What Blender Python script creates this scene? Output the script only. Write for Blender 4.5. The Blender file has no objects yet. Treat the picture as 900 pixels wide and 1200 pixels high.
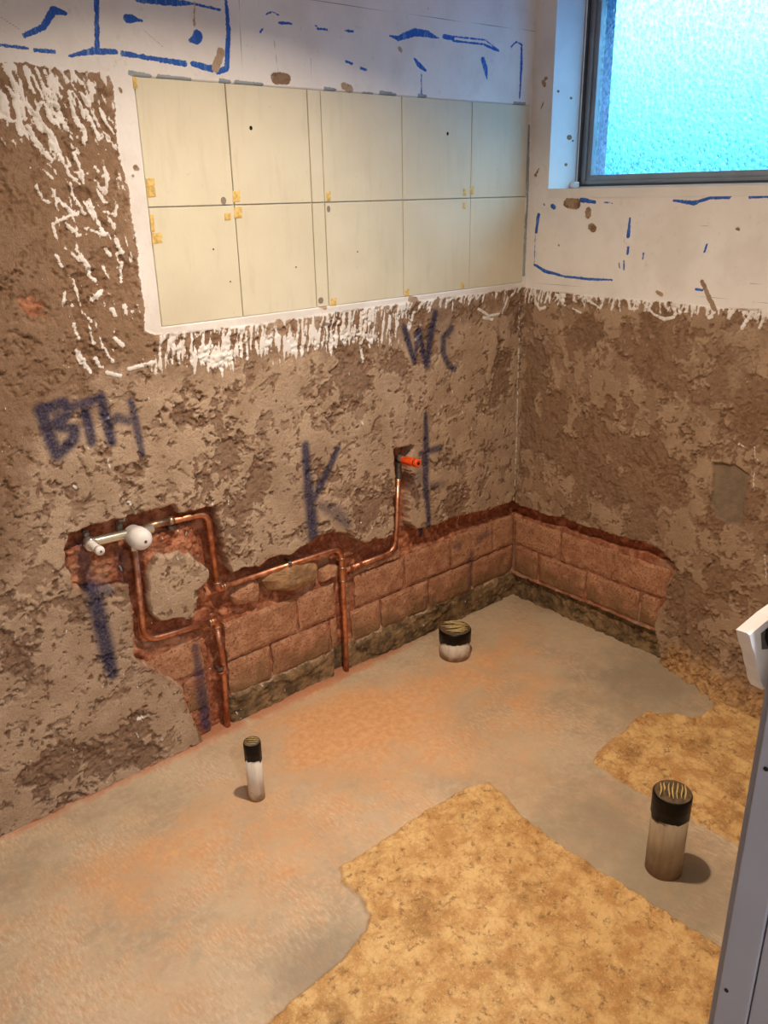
import bpy, math, random
import numpy as np
from mathutils import Vector, Matrix

# ------------------------------------------------------------------ camera
SC = bpy.context.scene
YAW, PITCH, ROLL, FPX = 0.862552658, 0.368007010, -0.0203148636, 971.92
CAM = np.array([-2.44604915, -2.03602207, 1.6])
_cy, _sy, _cp, _sp = math.cos(YAW), math.sin(YAW), math.cos(PITCH), math.sin(PITCH)
_f = np.array([_cp*_cy, _cp*_sy, -_sp]); _r = np.array([_sy, -_cy, 0.0]); _u = np.cross(_r, _f)
RR = math.cos(ROLL)*_r + math.sin(ROLL)*_u
UU = -math.sin(ROLL)*_r + math.cos(ROLL)*_u
cd = bpy.data.cameras.new('camera'); co = bpy.data.objects.new('camera', cd); SC.collection.objects.link(co)
M = Matrix([[RR[i], UU[i], -_f[i], CAM[i]] for i in range(3)] + [[0, 0, 0, 1]])
co.matrix_world = M
cd.sensor_fit = 'VERTICAL'; cd.sensor_height = 24.0; cd.lens = 24.0*FPX/1200.0; cd.clip_start = 0.02
SC.camera = co

# ------------------------------------------------------------------ world, exposure
SC.view_settings.view_transform = 'Standard'; SC.view_settings.look = 'None'
SC.view_settings.gamma = 1.0; SC.view_settings.use_curve_mapping = False
SC.view_settings.exposure = 0.0
SC.render.engine = 'CYCLES'
SC.cycles.max_bounces = 8; SC.cycles.diffuse_bounces = 4; SC.cycles.transparent_max_bounces = 8
SC.cycles.sample_clamp_indirect = 6.0
try:
    SC.cycles.use_denoising = True
except Exception:
    pass
LAMP_POWER = 26.5
LAMP_COL = (1.0, 0.80, 0.60)
SKY_STRENGTH = 25.0
W = bpy.data.worlds.new('daylight'); SC.world = W; W.use_nodes = True
wn = W.node_tree; wn.nodes.clear()
_o = wn.nodes.new('ShaderNodeOutputWorld'); _b = wn.nodes.new('ShaderNodeBackground')
_t = wn.nodes.new('ShaderNodeTexCoord'); _s = wn.nodes.new('ShaderNodeSeparateXYZ'); _c = wn.nodes.new('ShaderNodeValToRGB')
wn.links.new(_t.outputs['Generated'], _s.inputs[0]); wn.links.new(_s.outputs['Z'], _c.inputs[0])
wn.links.new(_c.outputs[0], _b.inputs[0]); wn.links.new(_b.outputs[0], _o.inputs[0]); _b.inputs[1].default_value = SKY_STRENGTH
_e = _c.color_ramp.elements
_e[0].position = 0.0; _e[0].color = (0.010, 0.10, 0.30, 1)
_e[1].position = 0.42; _e[1].color = (0.36, 0.68, 1.0, 1)
_m = _c.color_ramp.elements.new(0.10); _m.color = (0.06, 0.30, 0.56, 1)
# daylight portal in the window opening
pl = bpy.data.lights.new('window_portal', 'AREA'); pl.shape = 'RECTANGLE'; pl.size = 1.25; pl.size_y = 0.64
pl.cycles.is_portal = True
po = bpy.data.objects.new('window_portal', pl); SC.collection.objects.link(po)
po.location = (0.215, -0.73, 1.92); po.rotation_euler = (0, math.radians(90), 0)
po.rotation_euler = (math.radians(90), 0, math.radians(90))   # faces -x

# ------------------------------------------------------------------ picking helpers (a pixel of the photograph -> a point on a plane of the room)
def ray(x, y):
    return (x-450)*RR - (y-600)*UU + FPX*_f
def onx(x, y, X=0.0):
    d = ray(x, y); return CAM + d*(X-CAM[0])/d[0]
def ony(x, y, Y=0.0):
    d = ray(x, y); return CAM + d*(Y-CAM[1])/d[1]
def onz(x, y, Z=0.0):
    d = ray(x, y); return CAM + d*(Z-CAM[2])/d[2]
def depth(P): return float((P-CAM) @ _f)

# ------------------------------------------------------------------ numpy noise
def perlin(x, y, seed=0):
    rng = np.random.RandomState(seed); n = 256
    ang = rng.rand(n, n)*2*np.pi; gx, gy = np.cos(ang), np.sin(ang)
    xi = np.floor(x).astype(np.int64); yi = np.floor(y).astype(np.int64)
    xf, yf = x-xi, y-yi
    u = xf*xf*xf*(xf*(xf*6-15)+10); v = yf*yf*yf*(yf*(yf*6-15)+10)
    def g(ix, iy, dx, dy):
        a, b = (xi+ix) % n, (yi+iy) % n
        return gx[a, b]*dx + gy[a, b]*dy
    n00 = g(0, 0, xf, yf); n10 = g(1, 0, xf-1, yf); n01 = g(0, 1, xf, yf-1); n11 = g(1, 1, xf-1, yf-1)
    a = n00+u*(n10-n00); b = n01+u*(n11-n01)
    return (a+v*(b-a))*1.5
def fbm(x, y, f, octv=4, seed=0, gain=0.5, lac=2.03):
    s = 0; a = 1.0; t = 0
    for k in range(octv):
        s = s + a*perlin(x*f+13.7*k, y*f+7.3*k, seed+k); t += a; a *= gain; f *= lac
    return s/t*1.6
def sstep(a, b, x):
    t = np.clip((x-a)/(b-a), 0, 1); return t*t*(3-2*t)

class Field:
    """A height field over a grid (a, b) with named masks."""
    def __init__(self, xs, zs):
        self.xs, self.zs = np.array(xs), np.array(zs)
        self.A, self.B = np.meshgrid(self.xs, self.zs)
        self.m = {}
    def get(self, n, init=0.0):
        if n not in self.m: self.m[n] = np.full(self.A.shape, init)
        return self.m[n]
    def win(self, x0, x1, z0, z1):
        i0, i1 = np.searchsorted(self.xs, [x0, x1]); j0, j1 = np.searchsorted(self.zs, [z0, z1])
        return slice(j0, j1), slice(i0, i1)
    def stroke(self, n, pts, r, init=-0.05):
        """signed distance (inside positive) of a tapered polyline, max-blended; r one radius or one per point"""
        F = self.get(n, init)
        if not hasattr(r, '__len__'): r = [r]*len(pts)
        pad = 0.03
        for (p, q, ra, rb) in zip(pts[:-1], pts[1:], r[:-1], r[1:]):
            mr = max(ra, rb)+pad
            w = self.win(min(p[0], q[0])-mr, max(p[0], q[0])+mr, min(p[1], q[1])-mr, max(p[1], q[1])+mr)
            X, Z = self.A[w], self.B[w]
            if X.size == 0: continue
            dx, dz = q[0]-p[0], q[1]-p[1]; L = dx*dx+dz*dz+1e-12
            t = np.clip(((X-p[0])*dx+(Z-p[1])*dz)/L, 0, 1)
            d = ra+(rb-ra)*t - np.hypot(X-p[0]-t*dx, Z-p[1]-t*dz)
            F[w] = np.maximum(F[w], d)
    def soft(self, n, pts, r, amp=1.0, falloff=1.0):
        F = self.get(n, 0.0)
        if not hasattr(r, '__len__'): r = [r]*len(pts)
        for (p, q, ra, rb) in zip(pts[:-1], pts[1:], r[:-1], r[1:]):
            mr = max(ra, rb)*2.2
            w = self.win(min(p[0], q[0])-mr, max(p[0], q[0])+mr, min(p[1], q[1])-mr, max(p[1], q[1])+mr)
            X, Z = self.A[w], self.B[w]
            if X.size == 0: continue
            dx, dz = q[0]-p[0], q[1]-p[1]; L = dx*dx+dz*dz+1e-12
            t = np.clip(((X-p[0])*dx+(Z-p[1])*dz)/L, 0, 1)
            d = np.hypot(X-p[0]-t*dx, Z-p[1]-t*dz)/(ra+(rb-ra)*t)
            F[w] = np.maximum(F[w], amp*(1-sstep(0.35, 1.55*falloff, d)))
    def poly(self, pts):
        """signed distance to a polygon, inside positive"""
        P = np.array(pts, float); X, Z = self.A, self.B
        best = np.full(X.shape, 1e9); ins = np.zeros(X.shape, bool)
        for k in range(len(P)):
            (x0, z0), (x1, z1) = P[k], P[(k+1) % len(P)]
            dx, dz = x1-x0, z1-z0; L = dx*dx+dz*dz+1e-15
            t = np.clip(((X-x0)*dx+(Z-z0)*dz)/L, 0, 1)
            best = np.minimum(best, (X-x0-t*dx)**2+(Z-z0-t*dz)**2)
            if z0 != z1:
                c = ((z0 > Z) != (z1 > Z)) & (X < (x1-x0)*(Z-z0)/(z1-z0)+x0); ins ^= c
        d = np.sqrt(best); return np.where(ins, d, -d)

# ------------------------------------------------------------------ objects
COL = SC.collection
def tag(o, label=None, cat=None, group=None, kind=None):
    if label: o['label'] = label
    if cat: o['category'] = cat
    if group: o['group'] = group
    if kind: o['kind'] = kind
    return o
def empty(name, loc):
    o = bpy.data.objects.new(name, None); COL.objects.link(o); o.location = loc; o.empty_display_size = 0.05
    return o
def wloc(o):
    v = Vector((0, 0, 0))
    while o is not None: v += Vector(o.location); o = o.parent
    return v
def mesh_obj(name, V, Fc, mat, parent=None, origin=None, smooth=False, attrs=None):
    V = np.asarray(V, float)
    if origin is None: origin = wloc(parent) if parent is not None else Vector((0, 0, 0))
    origin = Vector(origin)
    me = bpy.data.meshes.new(name)
    Vl = V - np.array(origin)
    if isinstance(Fc, np.ndarray):
        n = len(Fc); me.vertices.add(len(Vl)); me.vertices.foreach_set('co', Vl.astype(np.float32).ravel())
        me.loops.add(n*4); me.loops.foreach_set('vertex_index', Fc.astype(np.int32).ravel())
        me.polygons.add(n); me.polygons.foreach_set('loop_start', np.arange(0, n*4, 4, dtype=np.int32))
        me.polygons.foreach_set('loop_total', np.full(n, 4, np.int32))
        me.update(calc_edges=True)
    else:
        me.from_pydata([tuple(v) for v in Vl], [], Fc); me.update()
    if smooth: me.polygons.foreach_set('use_smooth', [True]*len(me.polygons))
    if attrs:
        for k, a in attrs.items():
            at = me.attributes.new(k, 'FLOAT', 'POINT'); at.data.foreach_set('value', a.astype(np.float32).ravel())
    me.materials.append(mat)
    o = bpy.data.objects.new(name, me); COL.objects.link(o)
    if parent is not None:
        o.parent = parent; o.location = origin-wloc(parent)
    else: o.location = origin
    return o

class MB:
    """collects simple solids into one mesh"""
    def __init__(s): s.V, s.F = [], []
    def add(s, V, F):
        n = len(s.V); s.V += [tuple(v) for v in V]; s.F += [tuple(i+n for i in f) for f in F]; return s
    def box(s, x0, x1, y0, y1, z0, z1, bev=0.0):
        if bev <= 0:
            V = [(x, y, z) for z in (z0, z1) for y in (y0, y1) for x in (x0, x1)]
            return s.add(V, [(0, 2, 3, 1), (4, 5, 7, 6), (0, 1, 5, 4), (2, 6, 7, 3), (0, 4, 6, 2), (1, 3, 7, 5)])
        b = bev; import bmesh
        bm = bmesh.new(); bmesh.ops.create_cube(bm, size=1.0)
        for v in bm.verts:
            v.co = Vector(((x0+x1)/2+v.co.x*(x1-x0), (y0+y1)/2+v.co.y*(y1-y0), (z0+z1)/2+v.co.z*(z1-z0)))
        bmesh.ops.bevel(bm, geom=list(bm.edges), offset=b, segments=2, affect='EDGES', profile=0.5)
        bm.verts.index_update(); s.add([v.co[:] for v in bm.verts], [[v.index for v in f.verts] for f in bm.faces]); bm.free(); return s
    def tube(s, pts, r, n=16, caps=True):
        pts = [Vector(p) for p in pts]; N = len(pts)
        if not hasattr(r, '__len__'): r = [r]*N
        t0 = (pts[1]-pts[0]).normalized(); up = Vector((0, 0, 1)) if abs(t0.z) < .9 else Vector((1, 0, 0))
        a = t0.cross(up).normalized(); V = []; prev = t0
        for k in range(N):
            if k == 0: t = t0
            elif k == N-1: t = (pts[-1]-pts[-2]).normalized()
            else: t = ((pts[k+1]-pts[k]).normalized()+(pts[k]-pts[k-1]).normalized()).normalized()
            a = (a - t*a.dot(t)).normalized(); b = t.cross(a)
            for j in range(n):
                th = 2*math.pi*j/n; V.append(pts[k]+(a*math.cos(th)+b*math.sin(th))*r[k])
        F = [(k*n+j, k*n+(j+1) % n, (k+1)*n+(j+1) % n, (k+1)*n+j) for k in range(N-1) for j in range(n)]
        if caps: F += [tuple(range(n-1, -1, -1)), tuple((N-1)*n+j for j in range(n))]
        return s.add(V, F)
    def lathe(s, c, axis, prof, n=32):
        """prof: (distance along the axis, radius)"""
        c = Vector(c); ax = Vector(axis).normalized()
        return s.tube_profile(c, ax, prof, n)
    def tube_profile(s, c, ax, prof, n):
        up = Vector((0, 0, 1)) if abs(ax.z) < .9 else Vector((1, 0, 0))
        a = ax.cross(up).normalized(); b = ax.cross(a); V = []
        for h, r in prof:
            for j in range(n):
                th = 2*math.pi*j/n; V.append(c+ax*h+(a*math.cos(th)+b*math.sin(th))*max(r, 1e-5))
        N = len(prof)
        F = [(k*n+(j+1) % n, k*n+j, (k+1)*n+j, (k+1)*n+(j+1) % n) for k in range(N-1) for j in range(n)]
        F += [tuple(range(n)), tuple((N-1)*n+j for j in range(n-1, -1, -1))]
        return s.add(V, F)
    def build(s, name, mat, parent=None, smooth=False, origin=None):
        o = mesh_obj(name, s.V, s.F, mat, parent, origin)
        if smooth:
            me = o.data; me.polygons.foreach_set('use_smooth', [len(p.vertices) <= 4 for p in me.polygons])
        return o

# ------------------------------------------------------------------ material helpers
class NT:
    def __init__(s, name):
        s.mat = bpy.data.materials.new(name); s.mat.use_nodes = True; s.t = s.mat.node_tree; s.t.nodes.clear()
        s.out = s.t.nodes.new('ShaderNodeOutputMaterial'); s.p = s.t.nodes.new('ShaderNodeBsdfPrincipled')
        s.t.links.new(s.p.outputs[0], s.out.inputs[0])
        s.geo = s.t.nodes.new('ShaderNodeNewGeometry'); s.pos = s.geo.outputs['Position']
    def lk(s, a, inp):
        if isinstance(a, bpy.types.NodeSocket): s.t.links.new(a, inp)
        elif isinstance(a, (tuple, list)): inp.default_value = tuple(a) if len(a) == 4 or len(inp.default_value) == 3 else tuple(a)+(1,)
        else: inp.default_value = a
    def attr(s, n):
        a = s.t.nodes.new('ShaderNodeAttribute'); a.attribute_name = n; return a.outputs['Fac']
    def noise(s, scale, det=4, rough=0.55, vec=None, dist=0.0, col=False):
        n = s.t.nodes.new('ShaderNodeTexNoise'); n.inputs['Scale'].default_value = scale; n.inputs['Detail'].default_value = det
        n.inputs['Roughness'].default_value = rough; n.inputs['Distortion'].default_value = dist
        s.t.links.new(vec or s.pos, n.inputs['Vector']); return n.outputs['Color' if col else 'Fac']
    def vor(s, scale, feat='F1', vec=None):
        n = s.t.nodes.new('ShaderNodeTexVoronoi'); n.feature = feat; n.inputs['Scale'].default_value = scale
        s.t.links.new(vec or s.pos, n.inputs['Vector']); return n.outputs['Distance']
    def stretch(s, sc):
        n = s.t.nodes.new('ShaderNodeMapping'); n.inputs['Scale'].default_value = sc; s.t.links.new(s.pos, n.inputs['Vector']); return n.outputs[0]
    def math(s, op, a, b=0.0, c=0.0, clamp=False):
        n = s.t.nodes.new('ShaderNodeMath'); n.operation = op; n.use_clamp = clamp
        for v, i in ((a, 0), (b, 1), (c, 2)): s.lk(v, n.inputs[i])
        return n.outputs[0]
    def mr(s, v, a, b, c=0.0, d=1.0, smooth=True):
        n = s.t.nodes.new('ShaderNodeMapRange'); n.interpolation_type = 'SMOOTHSTEP' if smooth else 'LINEAR'
        s.lk(v, n.inputs['Value'])
        for k, x in zip(('From Min', 'From Max', 'To Min', 'To Max'), (a, b, c, d)): s.lk(x, n.inputs[k])
        return n.outputs[0]
    def mix(s, f, a, b, mode='MIX'):
        n = s.t.nodes.new('ShaderNodeMix'); n.data_type = 'RGBA'; n.blend_type = mode
        s.lk(f, n.inputs[0]); s.lk(a, n.inputs[6]); s.lk(b, n.inputs[7]); return n.outputs[2]
    def bump(s, h, dist, strength=1.0, normal=None):
        n = s.t.nodes.new('ShaderNodeBump'); n.inputs['Distance'].default_value = dist; s.lk(strength, n.inputs['Strength'])
        s.lk(h, n.inputs['Height'])
        if normal: s.t.links.new(normal, n.inputs['Normal'])
        return n.outputs[0]
    def fin(s, col, rough=0.8, normal=None, metal=0.0, spec=0.3):
        s.lk(col, s.p.inputs['Base Color']); s.lk(rough, s.p.inputs['Roughness']); s.p.inputs['Metallic'].default_value = metal
        s.p.inputs['Specular IOR Level'].default_value = spec
        if normal: s.t.links.new(normal, s.p.inputs['Normal'])
        return s.mat
def lin(r, g, b):
    f = lambda c: ((c/255+0.055)/1.055)**2.4 if c > 10 else c/255/12.92
    return (f(r), f(g), f(b), 1)
def plain(name, col, rough=0.6, metal=0.0, var=0.12, scale=30, bump=0.0, spec=0.3):
    n = NT(name); k = n.noise(scale, 5); c = n.mix(n.mr(k, .35, .65), col, tuple(x*(1-var) for x in col[:3])+(1,))
    return n.fin(c, rough, n.bump(k, bump) if bump else None, metal, spec)

# ---- rough rendered wall with paint, white plaster, spray and dust on it
def wall_material():
    n = NT('rough_render')
    lvl, tone = n.attr('lvl'), n.attr('tone')
    n1 = n.noise(9, 5, .6); n2 = n.noise(60, 5, .7); n3 = n.noise(260, 3, .6); nL = n.noise(3.2, 3, .5)
    light = n.mix(n.mr(n1, .35, .68), lin(190, 166, 142), lin(168, 144, 120))
    dark = n.mix(n.mr(n2, .35, .65), lin(146, 117, 96), lin(108, 82, 64))
    c = n.mix(n.math('ADD', lvl, n.math('MULTIPLY', n.math('SUBTRACT', n2, .5), .5), clamp=True), dark, light)
    c = n.mix(n.math('MULTIPLY', tone, .6, clamp=True), c, lin(136, 106, 78), 'MIX')
    c = n.mix(n.mr(n.math('ADD', n.attr('sandy'), n.math('MULTIPLY', n.math('SUBTRACT', n1, .5), .8)), .3, .7, 0, .85), c, n.mix(n.mr(n2, .38, .62), lin(204, 162, 108), lin(146, 106, 64)))
    c = n.mix(n.mr(n3, .5, .75, 0, .35), c, lin(92, 66, 48))
    c = n.mix(n.mr(nL, .45, .75, 0, .25), c, lin(130, 108, 92))
    # dust of red brick
    red = n.math('ADD', n.attr('red'), n.math('MULTIPLY', n.math('SUBTRACT', n1, .5), .5))
    rc = n.mix(n.mr(n2, .35, .65), lin(170, 104, 74), lin(122, 70, 48)); rc = n.mix(n.mr(n.noise(25, 4), .5, .66), rc, lin(196, 134, 102))
    c = n.mix(n.mr(red, .3, .62), c, rc)
    # olive grey damp mortar
    ol = n.math('ADD', n.attr('olive'), n.math('MULTIPLY', n.math('SUBTRACT', n1, .5), .7))
    oc = n.mix(n.mr(n.noise(20, 6, .7), .38, .62), lin(142, 116, 82), lin(84, 68, 48))
    c = n.mix(n.mr(ol, .35, .62, 0, .92), c, oc)
    grey = n.attr('greycement'); c = n.mix(n.mr(grey, .3, .7, 0, .85), c, n.mix(n.mr(n1, .4, .6), lin(140, 124, 104), lin(120, 106, 90)))
    # white plaster
    jit = n.math('MULTIPLY', n.math('SUBTRACT', n.noise(130, 4, .7), .5), .011)
    wm = n.mr(n.math('ADD', n.attr('white'), jit), -.0006, .0008)
    wc = n.mix(n.mr(n.noise(6, 4), .4, .7), lin(226, 223, 220), lin(214, 209, 204))
    wc = n.mix(n.mr(n.noise(45, 5, .7), .58, .74, 0, .35), wc, lin(186, 176, 164))
    # blue adhesive and grey filler on the white
    bj = n.math('MULTIPLY', n.math('SUBTRACT', n.noise(110, 4, .75), .5), .010)
    bm = n.mr(n.math('ADD', n.attr('blue'), bj), -.0004, .0006)
    fv = n.noise(1.0, 4, .7, n.stretch((260, 260, 40)))
    bc = n.mix(n.mr(fv, .5, .68, 0, .75), lin(36, 88, 176), lin(120, 158, 206))
    wc2 = n.mix(bm, wc, bc)
    gm = n.mr(n.math('ADD', n.attr('filler'), bj), -.0004, .0006)
    wc2 = n.mix(gm, wc2, n.mix(n.mr(n1, .4, .6), lin(150, 158, 162), lin(128, 136, 140)))
    pm = n.mr(n.attr('pencil'), -.0004, .0006, 0, .75)
    wc2 = n.mix(pm, wc2, lin(110, 108, 108))
    c = n.mix(wm, c, wc2)
    # spray paint
    nv = n.math('MULTIPLY', n.attr('navy'), n.mr(n.noise(140, 4, .7), .25, .6, .62, 1.0))
    c = n.mix(n.math('MINIMUM', nv, .93), c, n.mix(n.mr(n2, .4, .6), lin(30, 38, 78), lin(44, 46, 72)))
    b1 = n.bump(n2, .005, n.mix(wm, (1, 1, 1, 1), (.06, .06, .06, 1)))
    b2 = n.bump(n3, .0018, n.mix(wm, (1, 1, 1, 1), (.15, .15, .15, 1)), b1)
    return n.fin(c, n.mix(wm, (.93,)*3+(1,), (.55,)*3+(1,)), b2, 0, .25)
M_WALL = wall_material()

def floor_material():
    n = NT('concrete_floor')
    n1 = n.noise(5, 5, .6); n2 = n.noise(45, 6, .7); n3 = n.noise(220, 4, .7); sw = n.noise(9, 8, .74, dist=.3)
    slab = n.mix(n.mr(n1, .35, .65), lin(192, 172, 144), lin(172, 153, 128))
    slab = n.mix(n.mr(n2, .42, .66, 0, .6), slab, lin(204, 180, 150))
    rot = n.t.nodes.new('ShaderNodeMapping'); rot.inputs['Rotation'].default_value = (0, 0, .55); rot.inputs['Scale'].default_value = (150, 42, 60); n.t.links.new(n.pos, rot.inputs['Vector'])
    scr = n.noise(1.0, 5, .7, rot.outputs[0]); area = n.mr(n.noise(4.5, 5, .65), .42, .6)
    slab = n.mix(n.math('MULTIPLY', n.mr(scr, .5, .62, 0, .55), area), slab, lin(224, 200, 172))
    slab = n.mix(n.math('MULTIPLY', n.mr(scr, .48, .36, 0, .55), area), slab, lin(176, 132, 98))
    slab = n.mix(n.mr(n.noise(3.1, 6, .7), .45, .65, 0, .38), slab, lin(196, 158, 122))
    slab = n.mix(n.mr(n.attr('wet'), 0, 1, 0, .75), slab, lin(138, 127, 108))
    d = n.math('ADD', n.attr('dust'), n.math('MULTIPLY', n.math('SUBTRACT', sw, .5), 1.7))
    dc = n.mix(n.mr(n2, .35, .65), lin(222, 170, 118), lin(204, 146, 96))
    slab = n.mix(n.mr(d, .25, 1.15, 0, .85), slab, dc)
    slab = n.mix(n.math('MULTIPLY', n.mr(n.noise(1.0, 5, .75, n.stretch((60, 38, 30)), 1.2), .57, .7), .38), slab, lin(186, 124, 88))
    r = n.math('ADD', n.attr('redline'), n.math('MULTIPLY', n.math('SUBTRACT', n2, .5), .6))
    slab = n.mix(n.mr(r, .35, .85, 0, .75), slab, lin(172, 104, 68))
    slab = n.mix(n.mr(n3, .62, .78, 0, .45), slab, lin(118, 96, 72))
    slab = n.mix(n.mr(n.noise(330, 2, .5), .70, .78, 0, .7), slab, lin(222, 204, 176))
    oc = n.mix(n.mr(n.noise(14, 8, .75), .38, .62), lin(216, 178, 120), lin(182, 136, 82))
    oc = n.mix(n.mr(n.noise(6, 7, .7), .52, .68, 0, .7), oc, lin(146, 106, 62))
    oc = n.mix(n.mr(n2, .54, .66, 0, .8), oc, lin(132, 96, 58)); oc = n.mix(n.mr(n3, .54, .70, 0, .6), oc, lin(236, 206, 156))
    om = n.mr(n.math('ADD', n.attr('ochre'), n.math('MULTIPLY', n.math('SUBTRACT', n.noise(60, 5, .7), .5), .022)), -.002, .003)
    c = n.mix(om, slab, oc)
    b1 = n.bump(n2, .004, n.mix(om, (.22,)*3+(1,), (1,)*3+(1,)))
    b2 = n.bump(n3, .0015, n.mix(om, (.5,)*3+(1,), (1,)*3+(1,)), b1)
    return n.fin(c, n.mix(om, (.6,)*3+(1,), (.85,)*3+(1,)), b2, 0, .3)
M_FLOOR = floor_material()

def brick_material():
    n = NT('red_block')
    oi = n.t.nodes.new('ShaderNodeObjectInfo'); rnd = oi.outputs['Random']
    n1 = n.noise(22, 5, .65); n2 = n.noise(110, 5, .7)
    c = n.mix(n.mr(n1, .35, .65), lin(192, 144, 114), lin(164, 114, 86))
    c = n.mix(n.math('MULTIPLY', rnd, .45), c, lin(196, 154, 118))
    c = n.mix(n.mr(n2, .52, .64, 0, .8), c, lin(118, 70, 48)); c = n.mix(n.mr(n.noise(75, 3), .62, .74, 0, .5), c, lin(212, 150, 112))
    olz = n.t.nodes.new('ShaderNodeSeparateXYZ'); n.t.links.new(n.pos, olz.inputs[0])
    z = n.math('ADD', olz.outputs[2], n.math('MULTIPLY', n.math('SUBTRACT', n.noise(14, 4), .5), .22))
    c = n.mix(n.mr(z, .10, .21, .85, 0), c, lin(122, 96, 66))
    c = n.mix(n.math('MULTIPLY', n.attr('navy'), .8), c, lin(46, 48, 78))
    c = n.mix(n.mr(n.noise(38, 5, .7), .5, .66, 0, .5), c, lin(140, 92, 66))
    return n.fin(c, .92, n.bump(n2, .006, 1.0, n.bump(n1, .008)), 0, .2)
M_BRICK = brick_material()

def tile_material():
    n = NT('cream_backing')
    n1 = n.noise(2.5, 4); n2 = n.noise(1.0, 5, .6, n.stretch((40, 40, 6))); n3 = n.noise(55, 5, .7)
    c = n.mix(n.mr(n1, .35, .65), lin(214, 208, 186), lin(204, 197, 174))
    c = n.mix(n.mr(n2, .5, .75, 0, .25), c, lin(184, 174, 148)); c = n.mix(n.mr(n3, .64, .76, 0, .4), c, lin(166, 152, 124))
    c = n.mix(n.mr(n.noise(1, 5, .8, n.stretch((14, 14, 22)), 1.0), .66, .73, 0, .22), c, lin(150, 134, 104))
    return n.fin(c, .62, n.bump(n3, .0006), 0, .25)
M_TILE = tile_material()
M_YEL = plain('amber_adhesive', lin(226, 194, 120), .4, var=.35, scale=120)
M_HOLE = plain('black_hole', lin(30, 24, 20), .9)
M_SMUDGE = plain('grey_smudge', lin(140, 128, 120), .9)
M_WHITE = plain('white_paint', lin(222, 220, 216), .5, var=.06, scale=12)
M_DULL = plain('painted_wall', lin(205, 200, 192), .7, var=.06, scale=5)
M_ALU = plain('grey_aluminium', lin(150, 148, 146), .42, .55, var=.12, scale=14)
M_ALUD = plain('dark_seal', lin(72, 66, 62), .6, 0, var=.2)
M_CHIP = plain('bare_render_chip', lin(150, 118, 90), .9, var=.3, scale=200, bump=.001)

def copper_material():
    n = NT('copper'); n1 = n.noise(30, 5, .6); n2 = n.noise(180, 4, .6)
    c = n.mix(n.mr(n1, .4, .62), lin(220, 156, 124), lin(168, 108, 80)); c = n.mix(n.mr(n2, .6, .75, 0, .6), c, lin(110, 68, 48))
    return n.fin(c, n.mr(n1, .3, .7, .28, .5), n.bump(n1, .0006), .92, .5)
M_COP = copper_material()
M_SOLDER = plain('soldered_joint', lin(196, 168, 140), .35, .9, var=.25, scale=150)
M_CHROME = plain('satin_chrome', lin(226, 222, 208), .22, .85, var=.12, scale=60)
M_PLW = plain('white_plastic', lin(232, 228, 226), .4, var=.05, scale=60)
M_STEEL = plain('dull_steel', lin(120, 116, 112), .4, .8, var=.3, scale=100)
M_ORANGE = plain('orange_plastic', lin(232, 86, 34), .42, var=.12, scale=80)
M_ODARK = plain('dark_rubber', lin(40, 22, 16), .7)  # dark brown for the plug's seal ring and socket
M_TAPE = plain('black_tape', lin(9, 8, 9), .38, var=.3, scale=60, spec=.22)
M_TAPETOP = plain('brown_tape_top', lin(104, 84, 62), .5, var=.45, scale=70, bump=.002)  # brown top disc, lighter than the black band
M_CREASE = plain('tape_crease', lin(206, 178, 112), .38, var=.35, scale=120, spec=.5)
def pipe_mat(name, a, b, top):
    n = NT(name); s = n.t.nodes.new('ShaderNodeSeparateXYZ'); n.t.links.new(n.pos, s.inputs[0])
    st = n.noise(1.0, 5, .6, n.stretch((60, 60, 8))); c = n.mix(n.mr(st, .35, .7), a, b)
    z = n.math('ADD', s.outputs[2], n.math('MULTIPLY', n.math('SUBTRACT', n.noise(38, 4), .5), .07))
    c = n.mix(n.mr(z, .0, top, .85, 0), c, lin(130, 96, 64))
    c = n.mix(n.mr(n.noise(95, 3), .64, .72, 0, .5), c, lin(120, 96, 74))
    return n.fin(c, .5, None, 0, .35)
M_PVC = pipe_mat('white_pvc', lin(216, 206, 194), lin(198, 186, 172), .035)
M_PVCG = pipe_mat('grey_pvc', lin(166, 148, 124), lin(144, 126, 104), .05)
M_ROCK = plain('broken_block', lin(168, 132, 96), .93, var=.4, scale=28, bump=.006)

# ------------------------------------------------------------------ field definitions in photo pixels
def L2(x, y, Y=-0.010):
    p = ony(x, y, Y); return (p[0], p[2])
def R2(x, y, X=-0.010):
    p = onx(x, y, X); return (p[1], p[2])
def F2(x, y):
    p = onz(x, y); return (p[0], p[1])
def lpx(x, y): return depth(ony(x, y))/FPX
def rpx(x, y): return depth(onx(x, y))/FPX

def terraces(F, seed, scale=1.0, sx=1.0, sz=1.0, bias=.20):
    A, B = F.A*scale*sx, F.B*scale*sz
    wx = fbm(A, B, 16, 3, seed+50)*.016; wz = fbm(A, B, 16, 3, seed+60)*.016
    fine = fbm(A, B, 60, 3, seed+70, .65)
    n = fbm(A+wx, B+wz, 4.2, 6, seed, .68) + fine*.10 + bias
    g = fbm(A+wx, B+wz, 11, 5, seed+20, .68)+fine*.16
    k = fbm(A, B, 26, 4, seed+90, .65)
    a = sstep(-.02, .02, n); b = sstep(-.025, .025, g+.12+bias*.7); c = sstep(-.03, .03, k+.42)
    lvl = a*.5 + b*.5*(.4+.6*a); lvl = lvl*c
    h = a*.0044 + b*.0034 + c*.0026
    rough = fbm(A, B, 48, 4, seed+33, .7)
    h = h + (1-lvl)*rough*.0036 + fbm(A, B, 2.5, 2, seed+44)*.0016 + rough*.0004
    return lvl, h

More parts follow.
